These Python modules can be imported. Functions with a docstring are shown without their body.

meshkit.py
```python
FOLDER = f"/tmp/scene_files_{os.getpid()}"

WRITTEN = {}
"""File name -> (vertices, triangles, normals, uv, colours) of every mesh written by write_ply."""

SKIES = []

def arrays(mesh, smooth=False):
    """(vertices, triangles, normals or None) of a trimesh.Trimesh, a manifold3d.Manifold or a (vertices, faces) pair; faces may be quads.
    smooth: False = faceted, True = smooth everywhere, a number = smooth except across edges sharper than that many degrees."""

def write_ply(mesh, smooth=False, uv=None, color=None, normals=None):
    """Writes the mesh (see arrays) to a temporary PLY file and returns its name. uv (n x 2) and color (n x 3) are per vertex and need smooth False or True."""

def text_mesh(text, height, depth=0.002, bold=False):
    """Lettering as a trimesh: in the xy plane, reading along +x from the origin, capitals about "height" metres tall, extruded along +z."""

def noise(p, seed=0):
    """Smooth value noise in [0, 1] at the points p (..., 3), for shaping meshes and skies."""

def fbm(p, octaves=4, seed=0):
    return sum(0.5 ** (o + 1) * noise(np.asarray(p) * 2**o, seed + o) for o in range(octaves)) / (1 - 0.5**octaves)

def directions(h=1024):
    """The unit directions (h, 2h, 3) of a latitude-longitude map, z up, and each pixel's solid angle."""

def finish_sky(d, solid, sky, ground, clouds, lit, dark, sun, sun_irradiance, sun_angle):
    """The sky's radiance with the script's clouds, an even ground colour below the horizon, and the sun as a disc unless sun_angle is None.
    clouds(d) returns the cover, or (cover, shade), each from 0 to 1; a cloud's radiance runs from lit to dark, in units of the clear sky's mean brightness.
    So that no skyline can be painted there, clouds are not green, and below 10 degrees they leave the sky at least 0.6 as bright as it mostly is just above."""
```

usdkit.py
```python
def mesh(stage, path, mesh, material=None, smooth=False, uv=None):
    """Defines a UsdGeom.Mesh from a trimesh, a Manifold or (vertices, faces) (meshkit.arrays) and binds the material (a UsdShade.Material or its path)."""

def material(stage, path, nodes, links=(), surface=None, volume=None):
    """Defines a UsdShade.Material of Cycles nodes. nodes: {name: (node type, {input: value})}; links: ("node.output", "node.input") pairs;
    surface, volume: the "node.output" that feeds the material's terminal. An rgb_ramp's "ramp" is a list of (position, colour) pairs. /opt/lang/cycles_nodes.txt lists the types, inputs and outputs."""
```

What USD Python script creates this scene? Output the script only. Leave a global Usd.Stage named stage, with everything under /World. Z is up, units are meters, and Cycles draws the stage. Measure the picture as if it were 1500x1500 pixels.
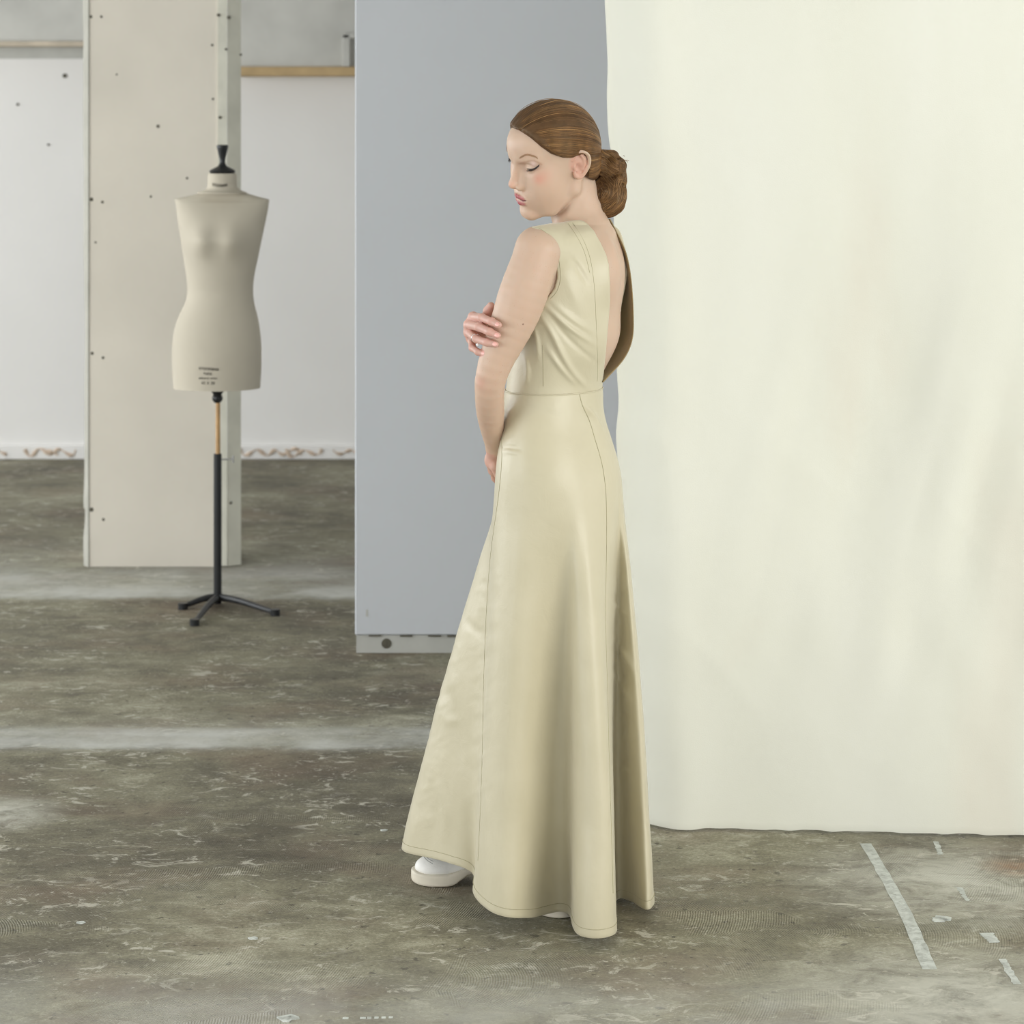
import math, random
import numpy as np, trimesh, usdkit, meshkit
from pxr import Usd, UsdGeom, UsdLux, UsdShade, Gf, Sdf, Vt
from scipy.interpolate import CubicSpline
from scipy.ndimage import gaussian_filter1d
from shapely.geometry import Polygon

rng = np.random.default_rng(7)
stage = Usd.Stage.CreateInMemory()
UsdGeom.SetStageUpAxis(stage, "Z"); UsdGeom.SetStageMetersPerUnit(stage, 1.0)
stage.SetDefaultPrim(UsdGeom.Xform.Define(stage, "/World").GetPrim())
UsdGeom.Scope.Define(stage, "/World/Looks")

# ------------------------------------------------------------------ camera
F, EYE, YH, D0 = 3700.0, 1.685, 190.0, 5.4        # focal length (px of 1500), eye height, horizon row, distance of the person
AP = 24.0
cam = UsdGeom.Camera.Define(stage, "/World/camera")
cam.AddTranslateOp().Set((0, 0, EYE)); cam.AddRotateXOp().Set(90.0)
cam.CreateHorizontalApertureAttr(AP); cam.CreateVerticalApertureAttr(AP)
cam.CreateFocalLengthAttr(F / 1500 * AP)
cam.CreateVerticalApertureOffsetAttr(-(750 - YH) / 1500 * AP)
cam.CreateFStopAttr(4.5); cam.CreateFocusDistanceAttr(5.3)
cam.CreateExposureAttr(0.0)

# ------------------------------------------------------------------ light
def rect(name, pos, look, w, h, power, col=(1, 1, 1)):
    l = UsdLux.RectLight.Define(stage, "/World/" + name)
    l.CreateWidthAttr(w); l.CreateHeightAttr(h); l.CreateIntensityAttr(power); l.CreateColorAttr(Gf.Vec3f(*col)); l.CreateNormalizeAttr(False)
    m = Gf.Matrix4d().SetLookAt(Gf.Vec3d(*pos), Gf.Vec3d(*look), Gf.Vec3d(0, 0, 1)).GetInverse()
    l.AddTransformOp().Set(m)
    return l
dome = UsdLux.DomeLight.Define(stage, "/World/sky_light")
dome.CreateIntensityAttr(0.55); dome.CreateColorAttr(Gf.Vec3f(0.95, 0.98, 1.0))
rect("daylight_right", (4.3, 1.4, 1.8), (0.6, 5.6, 1.0), 3.4, 2.2, 7.2, (1.0, 0.985, 0.94))      # window band to the right of the camera
rect("daylight_front", (-4.6, 3.4, 1.8), (0, 5.6, 1.0), 3.0, 2.0, 4.6, (0.97, 0.99, 1.0))        # window of the left facade beside the camera
rect("daylight_left", (-6.2, 8.8, 1.7), (0, 9.6, 1.0), 5.0, 2.0, 4.6, (0.95, 0.98, 1.0))        # windows of the left facade further back

# ------------------------------------------------------------------ helpers
def P(px, py, dd=0.0):
    """A point of the place: along the line of sight of a pixel measured in the photograph, dd metres behind the person's plane."""
    d = D0 + dd
    return np.array([(px - 750) / F * d, d, EYE - (py - YH) / F * d])
def on_floor(px, py, z=0.0):
    d = F * (EYE - z) / (py - YH)
    return np.array([(px - 750) / F * d, d, z])
def Zp(py, d=D0): return EYE - (py - YH) / F * d
def Xp(px, d): return (px - 750) / F * d

used = {}
def path_for(name, parent=None):
    base = (str(parent.GetPath()) if parent is not None else "/World") + "/" + name
    n = used.get(base, 0); used[base] = n + 1
    return base if n == 0 else f"{base}_{n:03d}"
def obj(name, mesh, mat, parent=None, smooth=30, col=None):
    m = usdkit.mesh(stage, path_for(name, parent), mesh, "/World/Looks/" + mat, smooth=smooth)
    if col is not None:
        UsdGeom.PrimvarsAPI(m).CreatePrimvar("tint", Sdf.ValueTypeNames.Color3fArray, "vertex").Set(Vt.Vec3fArray.FromNumpy(np.asarray(col, np.float32)))
    return m.GetPrim()
def tag(p, label=None, cat=None, group=None, kind=None):
    for k, v in (("label", label), ("category", cat), ("group", group), ("kind", kind)):
        if v: p.SetCustomDataByKey(k, v)
    return p
def thing(name, label, cat, loc):
    x = UsdGeom.Xform.Define(stage, path_for(name)); x.AddTranslateOp().Set(Gf.Vec3d(*map(float, loc)))
    return tag(x.GetPrim(), label, cat)
def curves(name, lines, width, mat, parent, kind="stuff"):
    c = UsdGeom.BasisCurves.Define(stage, path_for(name, parent))
    c.CreateTypeAttr("linear")
    pts = np.concatenate(lines)
    c.CreatePointsAttr(Vt.Vec3fArray.FromNumpy(pts.astype(np.float32)))
    c.CreateCurveVertexCountsAttr(Vt.IntArray.FromNumpy(np.array([len(l) for l in lines], np.int32)))
    w = np.concatenate([width * np.clip(np.minimum(np.linspace(0.25, 8, len(l)), np.linspace(6, 0.15, len(l))), 0.1, 1) for l in lines])
    c.CreateWidthsAttr(Vt.FloatArray.FromNumpy(w.astype(np.float32))); c.SetWidthsInterpolation("vertex")
    UsdShade.MaterialBindingAPI.Apply(c.GetPrim()).Bind(UsdShade.Material.Get(stage, "/World/Looks/" + mat))
    if kind: c.GetPrim().SetCustomDataByKey("kind", kind)
    return c.GetPrim()
def rel(mesh, o):
    v, f = (mesh.vertices, mesh.faces) if hasattr(mesh, "vertices") else mesh
    return trimesh.Trimesh(np.asarray(v) - np.asarray(o), f, process=False)
def box(x0, x1, y0, y1, z0, z1, bev=0.0):
    if bev:
        import manifold3d as m3
        b = m3.Manifold.cube((x1 - x0 - 2 * bev, y1 - y0 - 2 * bev, z1 - z0 - 2 * bev)).translate((x0 + bev, y0 + bev, z0 + bev))
        vs = b.to_mesh().vert_properties[:, :3]
        pts = np.concatenate([vs + np.array(s) * bev * k for s, k in
              [((sx, sy, sz), 1 if abs(sx) + abs(sy) + abs(sz) == 1 else .6) for sx in (-1, 0, 1) for sy in (-1, 0, 1) for sz in (-1, 0, 1) if sx or sy or sz]])
        return trimesh.convex.convex_hull(pts)
    m = trimesh.creation.box((x1 - x0, y1 - y0, z1 - z0)); m.apply_translation(((x0 + x1) / 2, (y0 + y1) / 2, (z0 + z1) / 2)); return m
def tube(pts, r, n=8, cap=True):
    p = np.asarray(pts, float); t = np.gradient(p, axis=0); t /= np.linalg.norm(t, axis=1, keepdims=True) + 1e-12
    ref = np.array([0, 0, 1.0]) if abs(t[:, 2]).mean() < .8 else np.array([1.0, 0, 0])
    a = np.cross(t, ref); a /= np.linalg.norm(a, axis=1, keepdims=True); b = np.cross(t, a)
    th = np.arange(n) * 2 * np.pi / n; r = np.broadcast_to(r, (len(p),))
    v = (p[:, None] + r[:, None, None] * (np.cos(th)[None, :, None] * a[:, None] + np.sin(th)[None, :, None] * b[:, None])).reshape(-1, 3)
    i, j = np.meshgrid(np.arange(len(p) - 1), np.arange(n), indexing="ij"); k = (j + 1) % n
    f = np.stack([i * n + j, i * n + k, (i + 1) * n + k, (i + 1) * n + j], -1).reshape(-1, 4)
    f = np.vstack([f[:, [0, 2, 1]], f[:, [0, 3, 2]]])
    if cap:
        N = len(v); v = np.vstack([v, p[0], p[-1]]); q = np.arange(n); L = (len(p) - 1) * n
        f = np.vstack([f, np.stack([np.full(n, N), q, (q + 1) % n], 1), np.stack([np.full(n, N + 1), L + (q + 1) % n, L + q], 1)])
    m = trimesh.Trimesh(v, f, process=False)
    if m.volume < 0: m.invert()
    return m
def lathe(profile, n=40):
    """profile: (radius, z) bottom to top, closed with caps"""
    pr = [(0, profile[0][1])] + list(profile) + [(0, profile[-1][1])]
    m = trimesh.creation.revolve(np.array(pr), sections=n)
    if m.volume < 0: m.invert()
    return m
def cat(ms): return trimesh.util.concatenate(ms)
def grid_faces(nr, nc, closed=False):
    i, j = np.meshgrid(np.arange(nr - 1), np.arange(nc if closed else nc - 1), indexing="ij"); k = (j + 1) % nc
    q = np.stack([i * nc + j, i * nc + k, (i + 1) * nc + k, (i + 1) * nc + j], -1).reshape(-1, 4)
    return np.vstack([q[:, [0, 1, 2]], q[:, [0, 2, 3]]])
def shell(G, thick, closed=False, flip=False):
    """A sheet G (rows x cols x 3) given real thickness."""
    nr, nc = G.shape[:2]; f = grid_faces(nr, nc, closed)
    m = trimesh.Trimesh(G.reshape(-1, 3), f, process=False); nrm = np.array(m.vertex_normals)
    if flip: nrm = -nrm
    N = nr * nc; v = np.vstack([m.vertices, m.vertices - nrm * thick])
    g = f[:, ::-1] + N; out = [f, g]
    def side(ids):
        a, b = ids[:-1], ids[1:]; out.append(np.stack([a, a + N, b], 1)); out.append(np.stack([b, a + N, b + N], 1))
    I = np.arange(N).reshape(nr, nc)
    if closed: I = np.hstack([I, I[:, :1]])
    side(I[0]); side(I[-1][::-1])
    if not closed: side(I[::-1, 0]); side(I[:, -1])
    m = trimesh.Trimesh(v, np.vstack(out), process=False)
    if flip: m.invert()
    return m
def spline(pts, n, closed=False):
    p = np.asarray(pts, float)
    if closed: p = np.vstack([p, p[:1]])
    t = np.r_[0, np.cumsum(np.sqrt(np.linalg.norm(np.diff(p, axis=0), axis=1)))]
    return CubicSpline(t, p, bc_type="periodic" if closed else "natural")(np.linspace(0, t[-1], n, endpoint=not closed))

# --------------------------------------------------------------- signed distance modelling
def ell(p, c, r):
    q = (p - np.asarray(c)) / np.asarray(r); k0 = np.linalg.norm(q, axis=1); k1 = np.linalg.norm(q / np.asarray(r), axis=1) + 1e-9
    return k0 * (k0 - 1) / k1
def cap(p, a, b, ra, rb=None):
    a, b = np.asarray(a, float), np.asarray(b, float); rb = ra if rb is None else rb
    h = np.clip((p - a) @ (b - a) / ((b - a) @ (b - a)), 0, 1)
    return np.linalg.norm(p - a - h[:, None] * (b - a), axis=1) - (ra + (rb - ra) * h)
def sph(p, c, r): return np.linalg.norm(p - np.asarray(c), axis=1) - r
def smin(a, b, k):
    h = np.clip(.5 + .5 * (b - a) / k, 0, 1); return b * (1 - h) + a * h - k * h * (1 - h)
def smax(a, b, k): return -smin(-a, -b, k)
def poly_sd(q, poly):
    """signed distance of 2-D points to a polygon, negative inside"""
    poly = np.asarray(poly, float); d = np.full(len(q), 1e9); s = np.ones(len(q))
    for i in range(len(poly)):
        a, b = poly[i], poly[i - 1]; e = b - a; w = q - a
        t = np.clip(w @ e / (e @ e), 0, 1); d = np.minimum(d, ((w - t[:, None] * e) ** 2).sum(1))
        c1, c2, c3 = q[:, 1] >= a[1], q[:, 1] < b[1], e[0] * w[:, 1] > e[1] * w[:, 0]
        s = np.where((c1 & c2 & c3) | (~c1 & ~c2 & ~c3), -s, s)
    return s * np.sqrt(d)
def seg_d2(q, line):
    """distance of 2-D points to a polyline, and the fraction along it"""
    line = np.asarray(line, float); L = np.r_[0, np.cumsum(np.linalg.norm(np.diff(line, axis=0), axis=1))]
    best, fr = np.full(len(q), 1e18), np.zeros(len(q))
    for i in range(len(line) - 1):
        a, e = line[i], line[i + 1] - line[i]; t = np.clip((q - a) @ e / (e @ e), 0, 1)
        d = ((q - a - t[:, None] * e) ** 2).sum(1); m = d < best
        best = np.where(m, d, best); fr = np.where(m, (L[i] + t * (L[i + 1] - L[i])) / L[-1], fr)
    return np.sqrt(best), fr
def nets(fn, xs, ys, zs, B=8):
    """Surface nets of fn < 0 on a rectilinear grid, evaluated only in the blocks near the surface."""
    ax = [np.asarray(a, float) for a in (xs, ys, zs)]
    ax = [np.r_[a, a[-1] + (a[-1] - a[-2]) * np.arange(1, (-len(a)) % B + 1)] for a in ax]
    n = [len(a) for a in ax]; nb = [k // B for k in n]
    cen = [a.reshape(-1, B).mean(1) for a in ax]; ext = [a.reshape(-1, B)[:, -1] - a.reshape(-1, B)[:, 0] for a in ax]
    C = np.stack(np.meshgrid(*cen, indexing="ij"), -1).reshape(-1, 3); Hd = np.linalg.norm(np.stack(np.meshgrid(*ext, indexing="ij"), -1).reshape(-1, 3), axis=1)
    dc = np.concatenate([fn(c) for c in np.array_split(C, max(1, len(C) // 200000))])
    act = np.abs(dc) < Hd * 0.95 + 0.004
    V = np.repeat(np.repeat(np.repeat(np.where(dc < 0, -1, 1).astype(np.float32).reshape(nb), B, 0), B, 1), B, 2)
    V = V.reshape(nb[0], B, nb[1], B, nb[2], B)
    ids = np.stack(np.unravel_index(np.nonzero(act)[0], nb), 1); loc = np.stack(np.meshgrid(*[np.arange(B)] * 3, indexing="ij"), -1).reshape(-1, 3)
    for ch in np.array_split(ids, max(1, len(ids) // 600)):
        if not len(ch): continue
        ix = (ch[:, None, :] * B + loc[None]).reshape(-1, 3)
        d = fn(np.stack([ax[k][ix[:, k]] for k in range(3)], 1)).astype(np.float32).reshape(len(ch), B, B, B)
        V[ch[:, 0], :, ch[:, 1], :, ch[:, 2], :] = d
    V = V.reshape(n); inside = V < 0
    c = np.zeros([k - 1 for k in n], np.uint8)
    for dx in (0, 1):
        for dy in (0, 1):
            for dz in (0, 1): c += inside[dx:n[0] - 1 + dx, dy:n[1] - 1 + dy, dz:n[2] - 1 + dz]
    cells = np.stack(np.nonzero((c > 0) & (c < 8)), 1)
    idx = np.full(c.shape, -1, np.int32); idx[tuple(cells.T)] = np.arange(len(cells))
    corner = np.array([(a, b, e) for a in (0, 1) for b in (0, 1) for e in (0, 1)])
    val = np.stack([V[tuple((cells + k).T)] for k in corner], 1); pos = np.stack([np.stack([ax[k][cells[:, k] + q[k]] for k in range(3)], 1) for q in corner], 1)
    acc, cnt = np.zeros((len(cells), 3)), np.zeros(len(cells))
    for i in range(8):
        for j in range(i + 1, 8):
            if np.abs(corner[i] - corner[j]).sum() != 1: continue
            a, b = val[:, i], val[:, j]; m = (a < 0) != (b < 0); t = np.where(m, a / np.where(m, a - b, 1), 0)
            acc += m[:, None] * (pos[:, i] + t[:, None] * (pos[:, j] - pos[:, i])); cnt += m
    v = acc / cnt[:, None]; faces = []
    for k in range(3):
        sl = [slice(None)] * 3; s2 = list(sl); sl[k] = slice(0, -1); s2[k] = slice(1, None)
        e = np.stack(np.nonzero(inside[tuple(sl)] != inside[tuple(s2)]), 1)
        u, w = (k + 1) % 3, (k + 2) % 3
        e = e[(e[:, u] > 0) & (e[:, w] > 0) & (e[:, u] < n[u] - 1) & (e[:, w] < n[w] - 1)]
        fl = inside[tuple(e.T)]
        def at(du, dw):
            q = e.copy(); q[:, u] -= du; q[:, w] -= dw; return idx[tuple(q.T)]
        q = np.stack([at(1, 1), at(0, 1), at(0, 0), at(1, 0)], 1); q = np.where(fl[:, None], q, q[:, ::-1])
        faces.append(q[(q >= 0).all(1)])
    q = np.vstack(faces)
    return trimesh.Trimesh(v, np.vstack([q[:, [0, 1, 2]], q[:, [0, 2, 3]]]), process=False)
def biggest(m):
    lab = trimesh.graph.connected_component_labels(m.face_adjacency, node_count=len(m.faces))
    m.update_faces(lab == np.bincount(lab).argmax()); m.remove_unreferenced_vertices(); return m
def taubin(m, n=6):
    from scipy.sparse import coo_matrix, diags
    e = m.edges_unique; N = len(m.vertices); A = coo_matrix((np.ones(2 * len(e)), (np.r_[e[:, 0], e[:, 1]], np.r_[e[:, 1], e[:, 0]])), (N, N)).tocsr()
    A = diags(1 / np.maximum(np.asarray(A.sum(1)).ravel(), 1)) @ A; v = np.array(m.vertices)
    for k in range(n):
        v = v + .5 * (A @ v - v); v = v - .52 * (A @ v - v)
    return trimesh.Trimesh(v, m.faces, process=False)
def axis(*seg):
    """axis((start, end, step), ...)"""
    return np.unique(np.round(np.concatenate([np.arange(a, b, s) for a, b, s in seg]), 6))

# ------------------------------------------------------------------ materials
def S(r, g, b):
    return tuple(((c / 255 + .055) / 1.055) ** 2.4 if c > 10 else c / 3294 for c in (r, g, b))
def mat(name, nodes, links=(), surface="p.BSDF"): usdkit.material(stage, "/World/Looks/" + name, nodes, links, surface=surface)
def plain(name, col, rough=.5, vary=.08, scale=6, bump=0.0, bscale=60, **kw):
    c = np.array(col)
    n = {"g": ("geometry", {}), "n": ("noise_texture", {"scale": scale, "detail": 5}), "r": ("rgb_ramp", {"ramp": [(.3, c * (1 - vary)), (.7, np.minimum(c * (1 + vary), 1))]}),
         "p": ("principled_bsdf", {"roughness": rough, **kw})}
    l = [("g.position", "n.vector"), ("n.fac", "r.fac"), ("r.color", "p.base_color")]
    if bump:
        n["n2"] = ("noise_texture", {"scale": bscale, "detail": 4}); n["b"] = ("bump", {"strength": bump, "distance": .004})
        l += [("g.position", "n2.vector"), ("n2.fac", "b.height"), ("b.normal", "p.normal")]
    mat(name, n, l)
plain("white_plaster", S(232, 230, 227), .85, .03, 1.3, .25, 9)
plain("raw_plaster", S(196, 195, 189), .9, .13, 3.2, .5, 14)
plain("blue_paint", S(200, 203, 208), .7, .02, 1.5, .12, 30)
plain("grey_skirting", S(186, 186, 180), .8, .06, 12, .2, 40)
plain("ceiling_white", S(215, 215, 212), .9, .03)
plain("pine_batten", S(186, 160, 118), .7, .12, 9)
plain("old_batten", S(190, 178, 160), .8, .2, 7)
plain("dark_hole", S(92, 88, 76), .9, .2, 60)
plain("rust_glue", S(202, 182, 162), .9, .25, 25)
plain("linen_form", S(198, 190, 173), .85, .02, 8, .25, 700)
plain("black_lacquer", (.012, .013, .014), .38, .1)
plain("black_iron", (.03, .031, .033), .45, .2, 30)
plain("beech_wood", S(186, 148, 100), .45, .18, 20)
plain("steel", (.5, .5, .5), .3, .1, 20, metallic=1.0)
plain("print_ink", S(70, 66, 58), .8, .1)
plain("white_leather", S(236, 234, 228), .42, .03, 30, .15, 300)
plain("cream_sole", S(222, 214, 196), .55, .05, 30)
plain("thread_olive", S(172, 165, 136), .8, .1, 40)
plain("silver", (.85, .84, .82), .15, .03, metallic=1.0)
plain("gem", (.95, .95, .97), .05, .02, coat_weight=1.0)
mat("floor_paint", {"g": ("geometry", {}), "n": ("noise_texture", {"scale": 45, "detail": 6, "roughness": .75}), "r": ("rgb_ramp", {"ramp": [(.44, (.05, .05, .05)), (.66, (.7, .7, .7))]}), "p": ("principled_bsdf", {"base_color": S(208, 212, 206), "roughness": .75}),
    "t": ("transparent_bsdf", {}), "x": ("mix_closure", {})}, [("g.position", "n.vector"), ("n.fac", "r.fac"), ("r.color", "x.fac"), ("p.BSDF", "x.closure1"), ("t.BSDF", "x.closure2")], "x.closure")
plain("lash_black", S(52, 40, 38), .5, .1)
plain("nail_gloss", S(226, 172, 162), .18, .03)
plain("brow_hair", S(166, 132, 102), .5, .15, 200)
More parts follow.
